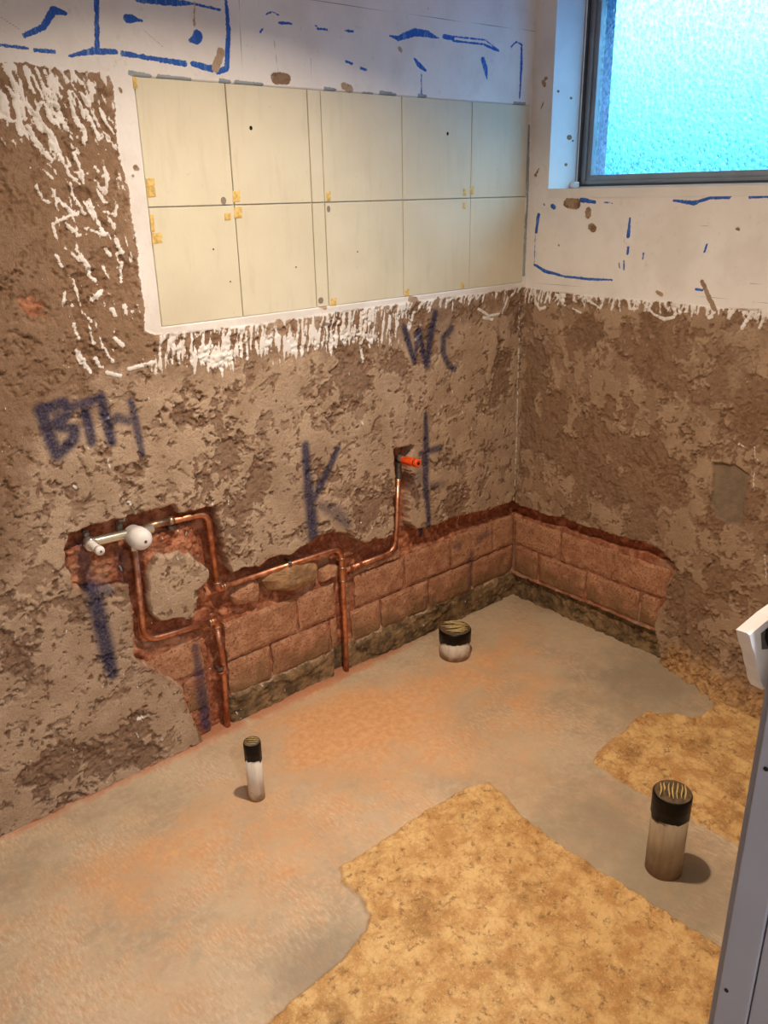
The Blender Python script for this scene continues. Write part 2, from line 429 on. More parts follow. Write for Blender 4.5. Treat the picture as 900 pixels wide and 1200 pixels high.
# ============================================================ LEFT WALL
def rng_lin(a, b, s): return list(np.arange(a, b-1e-9, s))
xs = rng_lin(-2.75, -2.32, .03)+rng_lin(-2.32, .045, .003)+[.045]
zs = [-.03]+rng_lin(-.006, 2.10, .003)+rng_lin(2.10, 2.40, .03)+[2.40]
LW = Field(xs, zs)
lvl, h = terraces(LW, 3)
d = .004+h
A, B = LW.A, LW.B
edge = fbm(A, B, 24, 4, 200, .6)
# smoother skim near the white streaks / sprayed names: darker render upper left
dk = LW.poly([L2(*p) for p in [(-260, 40), (60, 70), (140, 95), (160, 300), (185, 395), (260, 400), (420, 375), (610, 340), (610, 352), (430, 400), (330, 412), (230, 430), (120, 440), (40, 500), (0, 700), (-260, 900)]])
dk = sstep(-.06, .05, dk+edge*.05)
lvl = lvl*(1-dk*.75); tone = dk*.55
# exposed block work
E = [(77, 640), (80, 626), (106, 616), (139, 608), (172, 600), (203, 591), (209, 603), (223, 600), (253, 592), (258, 618), (262, 641), (268, 664), (272, 671), (284, 666), (303, 664),
     (318, 653), (338, 650), (362, 637), (372, 628), (391, 624), (408, 626), (423, 636), (438, 633), (452, 631), (461, 626), (462, 601), (463, 565), (461, 526), (484, 522), (479, 545), (481, 560), (480, 580),
     (479, 612), (487, 619), (500, 620), (519, 611), (551, 602), (572, 598), (591, 591), (605, 586), (628, 578), (628, 690), (598, 705), (405, 800), (265, 868), (240, 880), (236, 860), (222, 835), (214, 806), (185, 786),
     (164, 776), (157, 766), (156, 718), (152, 685), (140, 688), (103, 692), (86, 686), (75, 654)]
eE = LW.poly([L2(*p) for p in E]); eEj = eE + edge*.006
inE = sstep(-.002, .003, eEj)
# plateau of plaster left between the two chases
plat = [(177, 662), (184, 652), (200, 652), (211, 647), (218, 652), (224, 650), (231, 662), (240, 663), (246, 668), (245, 678), (238, 688), (233, 697), (232, 716), (224, 727), (212, 725), (200, 727), (188, 729), (180, 722), (175, 710), (176, 690), (174, 676)]
ep = LW.poly([L2(*p) for p in plat])+edge*.005
inP = sstep(-.003, .003, ep)
# orange rough face in the niche
nic = [(78, 650), (98, 640), (190, 628), (232, 612), (247, 618), (252, 690), (232, 715), (170, 700), (154, 680), (150, 686), (106, 692), (84, 684)]
en = LW.poly([L2(*p) for p in nic])+edge*.008; inN = sstep(-.004, .006, en)
# face of the blocks left of the riser
lowl = [(160, 770), (190, 752), (240, 742), (252, 760), (256, 856), (236, 872), (222, 835), (210, 806), (183, 786)]
el = LW.poly([L2(*p) for p in lowl]); inL = sstep(-.008, .008, el+edge*.01)
rghb = fbm(A, B, 28, 5, 300, .6)
base = -.028+rghb*.006
base = base + inN*(.016+rghb*.004)
base = base + inL*.014
brk = LW.poly([(-1.365, -.02), (-1.365, .372), (-.60, .372), (0.05, .372), (.05, -.02)]); inB = sstep(-.004, .006, brk+edge*.006)
base = base*(1-inB) + inB*(-.020+rghb*.0015)
# olive mortar base under the blocks
ob = sstep(.125, .085, B+edge*.018)*sstep(-1.40, -1.33, A)
base = base + ob*(.014+rghb*.0035+sstep(0, .04, fbm(A*.5, B, 12, 4, 310))*.006-.003)
# chases around the pipes (cut deeper)
def chase(pts, r, dep=-.036):
    global base
    G = Field(xs, zs); G.A, G.B = LW.A, LW.B
    G.stroke('c', [L2(x, y) for x, y in pts], r, -.05); m = sstep(-.002, .006, G.m['c']+edge*.006)
    base = base*(1-m)+m*(dep+rghb*.004)
    return m
c1 = chase([(104, 632), (160, 612), (232, 600)], .026, -.034)
c2 = chase([(157, 640), (167, 712), (177, 742), (247, 726)], .034)
c3 = chase([(240, 604), (250, 640), (254, 684), (280, 676), (396, 640)], .034)
c4 = chase([(257, 735), (265, 862)], .036)
c5 = chase([(403, 650), (404, 800)], .030)
c6 = chase([(404, 668), (452, 646), (465, 632), (467, 535)], .022, -.034)
gap = LW.poly([L2(*p) for p in [(440, 645), (470, 622), (520, 607), (606, 578), (628, 570), (628, 600), (603, 602), (530, 626), (464, 655)]]); gm = sstep(-.003, .006, gap+edge*.01)
base = base*(1-gm)+gm*(-.032+rghb*.005)
chm = np.maximum.reduce([c1, c2, c3, c4, c5, c6, gm])
plate = .002+h*.9+inP*0
d = d*(1-inE)+inE*base
d = d*(1-inP)+inP*plate
red = inE*(1-inP)*(.55+.25*chm)
red = red + .55*sstep(.03, .0, B+edge*.01)*(1-inE)*sstep(-3, -.9, -A)       # red dust line along the foot
red = np.maximum(red, .5*sstep(.02, 0, np.abs(eE)-.004+edge*.01)*(1-inE)*.8)
red = red*(1-ob*.75) ; 
redpatch = LW.poly([L2(*p) for p in [(20, 352), (50, 350), (62, 372), (40, 378), (24, 372)]]); rp = sstep(-.01, .01, redpatch+edge*.02)
red = np.maximum(red, rp*.5); d = d-rp*.008
olive = ob*.9+inL*.35+.35*sstep(.16, .02, B+edge*.05)*(1-inE)*sstep(-1.9, -1.4, A)
# white zone
wz = [(-400, 20), (-60, 66), (0, 74), (30, 74), (55, 80), (90, 84), (125, 86), (131, 100), (134, 130), (136, 165), (140, 190), (150, 222), (152, 250), (160, 290), (163, 330), (168, 362), (168, 388), (186, 394),
      (240, 388), (300, 381), (380, 369), (440, 360), (500, 352), (560, 345), (614, 337), (680, 330), (680, -120), (-400, -120)]
white = LW.poly([L2(*p) for p in wz])+edge*.0035
top_wave = fbm(A*1.0, B*.25, 34, 3, 77)
white = np.maximum(white, -.05)
LW.m['white'] = white
rs = random.Random(5)
def pxs(fn, x, y): return fn(x, y)
def streak(fn, F, x, y, dx, dy, r, sc):
    p, q = fn(x, y), fn(x+dx*.5+rs.uniform(-2, 2), y+dy*.5); s = fn(x+dx, y+dy)
    F.stroke('white', [p, q, s], [r*sc*rs.uniform(.5, 1), r*sc, r*sc*rs.uniform(.4, .9)])
# trowel streaks at upper left, leaning like "\"
big = [[(8, 76), (16, 100), (28, 138)], [(18, 100), (28, 118), (42, 136), (46, 120)], [(0, 136), (14, 142), (30, 138)], [(44, 84), (52, 110), (62, 140), (70, 144)], [(56, 95), (66, 120), (76, 146)],
       [(80, 108), (84, 130), (95, 152)], [(70, 130), (76, 150), (90, 162)], [(106, 100), (107, 118)], [(100, 130), (110, 150), (115, 164)], [(32, 148), (42, 168), (58, 186)], [(50, 150), (58, 160)], [(48, 198), (60, 208)],
       [(58, 190), (68, 178), (80, 205), (92, 215)], [(86, 180), (96, 206)], [(110, 196), (118, 206), (126, 204)], [(42, 218), (50, 234), (58, 238)], [(62, 230), (76, 242), (86, 250)], [(88, 232), (98, 250)],
       [(60, 262), (84, 252), (96, 248)], [(60, 264), (66, 280)], [(76, 262), (92, 276)], [(104, 236), (112, 256), (122, 274)], [(120, 248), (134, 252), (136, 240)], [(128, 258), (134, 268)], [(100, 268), (122, 276)],
       [(88, 292), (98, 306)], [(66, 300), (72, 312)], [(134, 280), (142, 296)], [(142, 308), (142, 330)], [(104, 322), (114, 330)], [(92, 300), (104, 316)], [(76, 342), (74, 356)], [(108, 350), (118, 342)], [(98, 368), (106, 376)],
       [(86, 380), (88, 384)], [(90, 412), (98, 424), (106, 436)], [(112, 420), (118, 430)], [(126, 414), (132, 424)], [(145, 358), (147, 366)], [(128, 298), (124, 292)], [(106, 394), (110, 402)], [(134, 396), (142, 404)], [(130, 362), (134, 368)]]
for s in big:
    sc = lpx(*s[0]); k = rs.uniform(1.5, 2.7)
    LW.stroke('white', [L2(*p) for p in s], [k*sc*rs.uniform(.6, 1.25) for _ in s])
def px_of(A_, B_):      # photo pixel of every grid point, to lay out where plaster residue is dense
    P = np.stack([A_-CAM[0], np.full(A_.shape, -.01)-CAM[1], B_-CAM[2]], -1); dz_ = P @ _f
    return 450+FPX*(P @ RR)/dz_, 600-FPX*(P @ UU)/dz_
PX, PY = px_of(A, B)
rag = fbm(A, B, 85, 3, 410, .7)
U_, V_ = A+.30*B, B-.30*A
comb = perlin(U_*62+fbm(A, B, 9, 2, 420)*1.2, V_*17, 430)+.45*perlin(U_*120, V_*40, 431)+.25*rag
densL = sstep(-12, 6, PX)*sstep(150+.1*(PY-150), 120, PX-(PY-80)*.06)*sstep(66, 82, PY)*(1.0-.30*sstep(140, 185, PY)-.16*sstep(250, 330, PY)-.30*sstep(425, 445, PY))
densL = densL*(1-sstep(165, 200, PY)*sstep(62+(PY-180)*.14, 40+(PY-180)*.14, PX))
wl = (comb-(1.02-densL*.92))*.012
U_, V_ = A-.14*B, B+.14*A
comb2 = perlin(U_*105+fbm(A, B, 9, 2, 440)*.5, V_*13, 450)+.4*perlin(U_*190, V_*30, 451)+.3*rag
yb_ = 392-(PX-172)*.122
blob_ = fbm(A, B, 9, 3, 460)
densB = sstep(-4, 4, PY-yb_)*sstep(60-(PX-200)*.03+blob_*16, 36, PY-yb_)*sstep(165, 185, PX)*(1-.95*sstep(430, 520, PX))
low = sstep(14, 28, PY-yb_)*sstep(200, 230, PX)*(1-sstep(405, 440, PX))
wb = (comb2-(1.0-densB*(.96+.62*low*sstep(-.3, .25, blob_))))*.010
LW.m['white'] = np.maximum(LW.m['white']+rag*.0042*(LW.m['white'] < .008), np.maximum(wl, wb))
for _ in range(60):
    x = rs.uniform(428, 612); yb = 357-(x-430)*.105
    streak(L2, LW, x, yb-3, -rs.uniform(1, 7), rs.uniform(6, 24 if x < 540 else 18), rs.uniform(.8, 2.2), .0027)
for s in [[(560, 362), (572, 370), (584, 368)], [(566, 372), (576, 374)], [(588, 366), (594, 348)], [(478, 386), (486, 366)], [(486, 398), (492, 392)], [(424, 410), (426, 424)], [(418, 392), (440, 394)], [(150, 432), (180, 424)], [(124, 436), (140, 440)]]:
    LW.stroke('white', [L2(*p) for p in s], .005)
for _ in range(90):       # flecks down the corner seam
    y = rs.uniform(345, 600); LW.stroke('white', [L2(609-(y-345)*.03, y), L2(609-(y-345)*.03, y+rs.uniform(1, 6))], rs.uniform(.0006, .0028))
for _ in range(260):
    x, y = rs.uniform(-20, 600), rs.uniform(420, 960)
    LW.stroke('white', [L2(x, y), L2(x+rs.uniform(-3, 3), y+rs.uniform(-1, 1))], rs.uniform(-.0012, .0012))
# chips knocked through the white
chips = [((258, 62), (252, 80), 5), ((322, 92), (335, 93), 6), ((402, 101), (410, 105), 4), ((467, 58), (469, 59), 3), ((480, 350), (486, 351), 3.5), ((375, 358), (380, 360), 3), ((326, 378), (330, 388), 5),
         ((140, 105), (141, 108), 2), ((158, 196), (160, 197), 3), ((155, 206), (155, 206.5), 1.5), ((250, 395), (252, 400), 4), ((510, 362), (512, 350), 3), ((227, 4), (227, 30), 1.3)]
LW.get('chip', -.05)
for a_, b_, r_ in chips: LW.stroke('chip', [L2(*a_), L2(*b_)], r_*lpx(*a_))
LW.m['white'] = np.minimum(LW.m['white'], -LW.m['chip']+edge*.003)
tile_sd = LW.poly([(-1.4565, 1.2845), (-1.4565, 1.8645), (-.0275, 1.8645), (-.0275, 1.2845)])
wm = sstep(-.001, .002, LW.m['white'])
smooth_white = wm*sstep(-.002, .004, LW.poly([L2(*p) for p in wz]))
d = d*(1-smooth_white) + smooth_white*(.0135+fbm(A, B, 5, 3, 90)*.0012+fbm(A, B, 60, 2, 95)*.0003)
d = d + wm*(1-smooth_white)*.0022
d = np.where(tile_sd > 0, .004, d)
# adhesive and pencil
def bl(F, fn, pts, r):
    sc = depth(onx(*pts[0]) if fn is R2 else ony(*pts[0]))/FPX
    F.stroke('blue', [fn(*p) for p in pts], [q*sc for q in (r if hasattr(r, '__len__') else [r]*len(pts))])
for pts, r in [([(28, 42), (50, 32), (62, 12), (76, 16)], [2.6, 3.4, 4.6, 2]), ([(-30, 48), (0, 53), (32, 57)], 1.8), ([(40, 59), (63, 61)], 2.2), ([(80, 66), (108, 60), (135, 61)], [1.5, 4, 2.6]),
               ([(112, -20), (113, 30), (113, 60)], [3.4, 2.8, 3.4]), ([(143, 63), (180, 69), (216, 75)], [2.8, 2.6, 3.6]), ([(225, 75), (247, 81)], [3, 4]), ([(264, 2), (267, 37), (265, 80), (254, 85)], [2, 3.2, 3.6, 2.5]),
               ([(160, 0), (203, 3), (227, 5), (257, 12)], [3, 4, 1.5, 1.5]), ([(148, 22), (153, 22), (167, 25)], [4.6, 4.6, .5]), ([(231, 42), (230, 45), (222, 48)], [6.5, 6.5, 2.2]),
               ([(455, 42), (466, 45), (485, 38), (500, 40), (513, 45)], [.8, 2.8, 4.4, 3.8, 1]), ([(519, 43), (530, 45)], 2.6), ([(530, 43), (568, 47), (583, 59)], .9), ([(530, 48), (566, 52), (583, 60)], [1.2, 1.2, 1.6]),
               ([(610, 56), (610, 75), (608, 115)], [1.6, 2.4, 1.2]), ([(598, 55), (604, 49), (611, 53)], .9), ([(484, 68), (490, 76), (498, 83)], [.6, 3.2, 1.4]), ([(565, 70), (568, 80), (570, 93)], [3.2, 3.6, .8]),
               ([(311, 17), (318, 14), (326, 18)], .9), ([(326, 27), (341, 28)], 1.4), ([(371, 34), (382, 35)], 1.4), ([(403, 36), (413, 37)], 1.1), ([(404, 72), (412, 75)], 1.3), ([(422, 80), (428, 82)], 1.5), ([(304, 38), (307, 34)], 1.2), ([(493, 88), (493, 110)], .8), ([(370, 31), (368, 30)], .8)]:
    bl(LW, L2, pts, r)
LW.get('filler', -.05)
for pts, r in [([(152, 86), (175, 90)], 2.2), ([(186, 91), (222, 95)], 2.6), ([(258, 95), (268, 97)], 2.2), ([(276, 97), (306, 100)], 2.2), ([(380, 104), (392, 106)], 1.8), ([(425, 109), (436, 110)], 1.5), ([(446, 109), (462, 112)], 2.6), ([(490, 112), (498, 113)], 2), ([(602, 121), (614, 122)], 2), ([(619, 148), (617, 240), (613, 322)], 1.9)]:
    LW.stroke('filler', [L2(*p) for p in pts], r*.0027)
LW.get('pencil', -.05)
for pts in [[(340, -6), (362, 0), (500, 20), (626, 37)], [(279, 0), (282, 60), (284, 94)], [(320, 44), (325, 84)], [(363, 68), (364, 96)], [(500, 12), (503, 0)], [(493, 84), (494, 112)], [(166, 34), (190, 55)], [(0, 20), (24, 36)]]:
    LW.stroke('pencil', [L2(*p) for p in pts], .0012)
# sprayed names and marks
def nav(F, fn, pts, r, amp=.95, fo=1.0):
    F.soft('navy', [fn(*p) for p in pts], [q*.0026 for q in (r if hasattr(r, '__len__') else [r]*len(pts))], amp, fo)
k7 = lambda x, y: (x/2.8125, 430+y/2.8125); k8 = lambda x, y: (280+x/2.647, 350+y/2.647); kc1 = lambda x, y: (70+x/3.913, 580+y/3.913); kc3 = lambda x, y: (380+x/3.75, 500+y/3.75)
def navk(k, pts, r, amp=.95, fo=1.0): nav(LW, L2, [k(*p) for p in pts], r, amp, fo)
navk(k7, [(132, 140), (160, 220), (185, 288)], 7); navk(k7, [(130, 145), (205, 118), (226, 140), (205, 175), (165, 190)], 6); navk(k7, [(165, 190), (245, 205), (238, 240), (190, 285)], [6, 6, 7, 6])
navk(k7, [(222, 135), (280, 118), (335, 102)], 5, .85); navk(k7, [(275, 130), (290, 190), (300, 245)], 5.5)
navk(k7, [(332, 102), (350, 180), (366, 246)], 5.5); navk(k7, [(350, 195), (385, 165), (425, 178)], 5, .8); navk(k7, [(430, 115), (446, 190), (468, 290)], [4, 5, 3.5], .85)
navk(k7, [(190, 160), (205, 165)], 7, .8)
navk(k8, [(203, 455), (212, 580)], [6, 7]); navk(k8, [(212, 580), (222, 660), (228, 738)], [8.5, 9, 9]); navk(k8, [(303, 465), (265, 555), (228, 622)], [5, 5.5, 6], .9); navk(k8, [(250, 640), (300, 662), (335, 700)], [4, 8, 5], .6, 1.4)
navk(k8, [(510, 90), (528, 150), (541, 192)], 5); navk(k8, [(541, 190), (556, 100)], 4.5, .85); navk(k8, [(556, 100), (570, 160), (582, 205)], 5); navk(k8, [(582, 205), (592, 130), (606, 45)], 5)
navk(k8, [(656, 92), (632, 120), (630, 165), (645, 200), (665, 217)], 5, .85)
navk(k8, [(577, 358), (578, 480), (575, 560), (583, 640), (588, 742)], [4, 6.5, 7, 5, 4], .93); navk(k8, [(560, 480), (620, 462)], [4, 6], .85); navk(k8, [(556, 545), (560, 560)], 8, .5, 1.4); navk(k8, [(590, 580), (630, 575)], 5, .5, 1.4)
navk(kc3, [(595, 525), (610, 528)], 6, .7); navk(kc3, [(690, 500), (735, 470)], 5, .6, 1.3); navk(kc3, [(662, 560), (655, 690)], 5, .75)
navk(kc1, [(115, 265), (130, 350), (152, 420)], [6, 5, 5], .55, 1.3); navk(kc1, [(150, 430), (178, 560), (215, 720), (242, 822)], [9, 9, 9, 6]); navk(kc1, [(150, 435), (225, 440)], [9, 5], .75, 1.2)
navk(kc1, [(300, 280), (308, 350)], [6, 7], .45, 1.3)
navk(kc1, [(638, 705), (660, 850), (690, 1070)], [5, 7, 7.5], .9)
lvl2 = np.clip(lvl, 0, 1)
LA = dict(lvl=lvl2, tone=tone, red=np.clip(red, 0, 1), olive=np.clip(olive, 0, 1), white=LW.m['white'], blue=LW.m['blue'], filler=LW.m['filler'], pencil=LW.m['pencil'], navy=LW.get('navy'), greycement=A*0)
def grid_faces(nx, nz, flip=False, keep=None):
    i = np.arange(nx-1)[None, :]; j = np.arange(nz-1)[:, None]; a = (j*nx+i)
    q = np.stack([a, a+1, a+nx+1, a+nx], -1).reshape(-1, 4)
    if flip: q = q[:, ::-1]
    if keep is not None: q = q[keep.reshape(-1)]
    return np.ascontiguousarray(q)
V = np.stack([A, -d, B], -1).reshape(-1, 3)
wall_left = mesh_obj('wall_left', V, grid_faces(len(xs), len(zs)), M_WALL, smooth=True, attrs=LA)
tag(wall_left, 'rough stripped render wall with sprayed letters, cream tile field and copper pipe chases', kind='structure')
MB().box(-2.75, .28, .06, .28, -.1, 2.4).build('backing', M_BRICK, wall_left)

# ============================================================ RIGHT WALL
ys = rng_lin(-1.735, -1.20, .02)+rng_lin(-1.20, .045, .003)+[.045]
zr = [-.03]+rng_lin(-.006, 1.42, .003)+rng_lin(1.42, 2.12, .004)+rng_lin(2.12, 2.40, .03)+[2.40]
# snap lines to the window hole
WY0, WY1, WZ0, WZ1 = -1.36, -.0966, 1.600, 2.240
ys = np.array(ys); ys[np.argmin(abs(ys-WY1))] = WY1; ys[np.argmin(abs(ys-WY0))] = WY0
zr = np.array(zr); zr[np.argmin(abs(zr-WZ0))] = WZ0; zr[np.argmin(abs(zr-WZ1))] = WZ1
RW = Field(ys, zr)
A, B = RW.A, RW.B
lvl, h = terraces(RW, 41, 1.05, 1.0, .8, .02)
edge = fbm(A, B, 24, 4, 500, .6); rghb = fbm(A, B, 28, 5, 520, .6)
d = .004+h
k4 = lambda x, y: (580+x/3.214, 560+y/3.214)
ER = [(-60, 60), (60, 78), (100, 108), (150, 122), (205, 143), (250, 150), (300, 168), (330, 180), (400, 200), (480, 225), (560, 245), (620, 270), (660, 308), (696, 346), (665, 372), (640, 420), (640, 465), (615, 500), (602, 560), (612, 600), (632, 690), (560, 700), (85, 470), (-60, 470)]
eE = RW.poly([R2(*k4(*p)) for p in ER])+edge*.005; inE = sstep(-.002, .003, eE)
base = -.017+rghb*.002
gp = RW.poly([R2(*k4(*p)) for p in [(-60, 40), (60, 78), (150, 118), (250, 150), (330, 178), (480, 222), (560, 243), (620, 268), (662, 308), (698, 348), (640, 322), (560, 292), (450, 267), (330, 228), (250, 200), (75, 152), (-60, 130)]])
gm = sstep(-.002, .005, gp+edge*.008); base = base*(1-gm)+gm*(-.034+rghb*.005)
bot = sstep(.104, .094, B+edge*.003); base = base*(1-bot)+bot*(-.026+rghb*.008+sstep(-.02, .05, fbm(A, B, 12, 4, 530))*.006+.012*sstep(.06, .0, B))
d = d*(1-inE)+inE*base
lip = sstep(.010, .0, np.abs(B-.101+edge*.004))*inE; d = d+lip*.014
# foot of the wall flares into rubble on the right
fl = sstep(-.66, -.78, A)*(1-inE); flz = np.exp(-np.clip(B, 0, 9)/.06)
d = d+fl*flz*(.03+.07*sstep(-.75, -1.05, A))*(1+rghb*.35)
red = inE*(.5+.3*gm)*(1-bot*.8)+.25*sstep(.015, 0, np.abs(eE))*(1-inE)
olive = bot*inE*1.0
tone = .55+fl*flz*.0
greyp = RW.poly([R2(*p) for p in [(836, 542), (862, 545), (878, 556), (874, 580), (868, 614), (852, 615), (838, 606), (833, 590)]])
gc = sstep(-.004, .006, greyp+edge*.006); d = d*(1-gc)+gc*(.003+fbm(A, B, 8, 2, 540)*.001); lvl = lvl*(1-gc)
skim = sstep(-.02, .02, RW.poly([R2(*p) for p in [(862, 388), (905, 380), (905, 430), (868, 436), (858, 470), (852, 430)]])+edge*.03)
lvl = np.maximum(lvl, skim*.75)
# white upper part
wr = [(560, 322), (617, 337), (640, 341), (700, 348), (760, 353), (800, 356), (850, 362), (900, 364), (1100, 378), (1100, -400), (560, -400)]
white = RW.poly([R2(*p) for p in wr])+edge*.004
RW.m['white'] = np.maximum(white, -.05)
for _ in range(150):
    x = rs.uniform(618, 935); y0 = 338+(x-617)*.08
    streak(R2, RW, x, y0-2, rs.uniform(-6, 3), rs.uniform(4, 20), rs.uniform(.7, 1.9), .0027)
for s in [[(628, 352), (634, 362), (640, 360)], [(652, 345), (662, 358)], [(672, 362), (682, 366)], [(690, 352), (702, 360)], [(736, 350), (740, 362), (746, 362)], [(758, 358), (766, 368), (778, 374), (790, 372)], [(788, 358), (792, 368)], [(854, 372), (862, 360), (866, 356)],
          [(870, 384), (880, 366), (888, 360)], [(890, 384), (898, 366)], [(784, 316), (800, 335), (808, 356)], [(832, 372), (838, 366)]]:
    RW.stroke('white', [R2(*p) for p in s], [rs.uniform(.003, .0065) for _ in s])
for s in [[(884, 524), (886, 536)], [(884, 552), (884, 573)], [(866, 520), (872, 524)], [(897, 650), (899, 680)], [(888, 538), (892, 543)]]:
    RW.stroke('white', [R2(*p) for p in s], .0016)
for _ in range(120):
    x, y = rs.uniform(612, 920), rs.uniform(380, 830); RW.stroke('white', [R2(x, y), R2(x+rs.uniform(-2, 2), y+.5)], rs.uniform(-.0012, .0010))
RW.get('chip', -.05)
for a_, b_, r_ in [((666, 238), (676, 239), 6.5), ((690, 247), (690, 252), 4.2), ((694, 266), (696, 268), 4.6), ((637, 96), (639, 100), 2), ((640, 92), (641, 92), 1.6), ((629, 203), (632, 198), 1.3), ((627, 205), (628, 206), 1.6), ((637, 120), (634, 128), 1.0),
                   ((823, 330), (838, 362), 2.6), ((771, 342), (776, 345), 2.2), ((655, 287), (656, 288), .9), ((864, 268), (866, 269), 1.3)]:
    RW.stroke('chip', [R2(*a_), R2(*b_)], r_*.0026)
RW.m['white'] = np.minimum(RW.m['white'], -RW.m['chip']+edge*.002)
wm = sstep(-.001, .002, RW.m['white']); sw_ = wm*sstep(-.002, .004, RW.poly([R2(*p) for p in wr]))
d = d*(1-sw_)+sw_*(.0135+fbm(A, B, 5, 3, 590)*.0012)+wm*(1-sw_)*.0022
for pts, r in [([(790, 235), (813, 238), (833, 232), (855, 230)], [1.4, 2.6, 1.6, 3]), ([(879, 231), (900, 230), (920, 231)], 1.6), ([(682, 234), (698, 237)], [3, 1.6]), ([(648, 241), (650, 243)], 2.6), ([(632, 252), (631, 258)], 2.4), ([(631, 260), (629, 272)], 2), ([(628, 274), (627, 310)], .5),
               ([(627, 310), (640, 318), (663, 324), (690, 327), (718, 328)], [1.4, 2, 1.2, 1.6, 1]), ([(739, 255), (737, 277)], [1.2, 2.6]), ([(737, 290), (736, 297)], 1.6), ([(742, 224), (739, 228)], 2), ([(755, 297), (754, 303)], 1.2), ([(829, 287), (826, 295)], 1.3), ([(732, 306), (732, 316)], 1), ([(726, 308), (727, 314)], .8),
               ([(709, 237), (718, 238)], .8), ([(816, 339), (824, 340)], 1.4), ([(638, 239), (639, 240)], 1.2)]:
    bl(RW, R2, pts, r)
RW.get('filler', -.05); RW.get('pencil', -.05)
for pts in [[(751, 225), (746, 280), (741, 338)], [(616, 331), (700, 337), (800, 345), (920, 357)], [(734, 270), (732, 284), (741, 288)], [(820, 265), (845, 264)], [(879, 332), (900, 334)]]:
    RW.stroke('pencil', [R2(*p) for p in pts], .0009)
RA = dict(lvl=np.clip(lvl, 0, 1), tone=A*0+tone, red=np.clip(red, 0, 1), olive=np.clip(olive, 0, 1), white=RW.m['white'], blue=RW.m['blue'], filler=RW.m['filler'], pencil=RW.m['pencil'], navy=A*0, greycement=gc+fl*flz*.0, sandy=np.clip(fl*np.exp(-np.clip(B, 0, 9)/.11)*1.0, 0, 1))
cy_ = (ys[1:]+ys[:-1])/2; cz_ = (zr[1:]+zr[:-1])/2
hole = ((cy_ > WY0) & (cy_ < WY1))[None, :] & ((cz_ > WZ0) & (cz_ < WZ1))[:, None]
dd = d.copy(); onb = (np.abs(A-WY1) < 1e-6) | (np.abs(B-WZ0) < 1e-6)
V = np.stack([-dd, A, B], -1).reshape(-1, 3)
wall_right = mesh_obj('wall_right', V, grid_faces(len(ys), len(zr), True, ~hole), M_WALL, smooth=True, attrs=RA)
tag(wall_right, 'stripped brown render wall below the obscured glass window', kind='structure')
bk = MB(); bk.box(.06, .28, -1.85, WY0-.02, -.1, 2.4); bk.box(.06, .28, WY1+.02, .28, -.1, 2.4); bk.box(.06, .28, WY0-.02, WY1+.02, -.1, WZ0-.02); bk.box(.06, .28, WY0-.02, WY1+.02, WZ1+.02, 2.4)
bk.build('backing', M_BRICK, wall_right)

# ============================================================ FLOOR
xf = rng_lin(-2.75, -2.30, .03)+rng_lin(-2.30, .06, .004)+[.06]
yf = rng_lin(-3.3, -1.78, .04)+rng_lin(-1.78, .06, .004)+[.06]
FL = Field(xf, yf); A, B = FL.A, FL.B
edge = fbm(A, B, 14, 5, 700, .6); rg = fbm(A, B, 22, 5, 710, .6)
P1 = [(400, 1018), (425, 1003), (450, 985), (500, 952), (545, 925), (572, 918), (592, 935), (620, 965), (660, 995), (700, 1020), (750, 1052), (800, 1085), (852, 1115), (1000, 1200), (1200, 1500), (100, 1500), (200, 1300), (310, 1205), (350, 1170), (400, 1128), (428, 1092), (434, 1076), (420, 1052), (402, 1035)]
P2 = [(697, 896), (700, 882), (717, 870), (745, 845), (758, 836), (788, 838), (810, 843), (826, 838), (838, 829), (834, 821), (845, 815), (862, 810), (850, 800), (900, 800), (1200, 900), (1200, 1200), (873, 1000), (845, 980), (818, 966), (800, 955), (778, 943), (750, 930), (722, 914)]
oc = np.maximum(FL.poly([F2(*p) for p in P1]), FL.poly([F2(*p) for p in P2]))+edge*.008
om = sstep(-.004, .006, oc)
rid = 1-np.abs(fbm(A, B, 9, 4, 730))*2
zf = om*(.006+rg*.0075+fbm(A, B, 48, 4, 711, .65)*.0035+sstep(0, .08, fbm(A, B, 11, 4, 740))*.003)+(1-om)*fbm(A, B, 4, 4, 720)*.0012
ridge = sstep(.02, .0, np.abs(oc-.008))*om*.004; zf = zf+ridge
dust = np.full(A.shape, .27)
def blob(cx, cy, rx, ry, amp, ang=0):
    global dust
    p = F2(cx, cy); X, Y = A-p[0], B-p[1]; c, s = math.cos(ang), math.sin(ang); u, v = c*X+s*Y, -s*X+c*Y
    dust = dust+amp*np.exp(-(u/rx)**2-(v/ry)**2)
blob(390, 850, .22, .18, .95); blob(470, 830, .30, .16, .55); blob(560, 780, .2, .12, .5); blob(330, 1000, .3, .2, .25); blob(620, 820, .25, .1, .5, .6); blob(180, 1000, .3, .12, .45)
blob(520, 880, .2, .14, .45); blob(150, 1130, .5, .3, .15); blob(420, 940, .2, .2, .2); blob(600, 740, .1, .1, .3); blob(540, 1180, .1, .1, .1)
wet = np.zeros(A.shape)
def wblob(cx, cy, rx, ry, amp):
    global wet
    p = F2(cx, cy); wet = wet+amp*np.exp(-((A-p[0])/rx)**2-((B-p[1])/ry)**2)
wblob(760, 800, .3, .25, .9); wblob(690, 960, .25, .18, .7); wblob(800, 1050, .25, .2, .9); wblob(400, 1110, .18, .12, .6); wblob(20, 1030, .15, .15, .4); wblob(130, 950, .2, .05, .3); wblob(370, 1150, .12, .12, .5); wblob(480, 1000, .1, .08, .3); wblob(640, 705, .15, .15, .5)
wet = np.clip(wet+edge*.25, 0, 1)
redl = sstep(.085, .0, -B+edge*.04)*sstep(-.25, -.9, A)*(.62+edge*.5) + sstep(.05, .0, -B+edge*.02)*.3
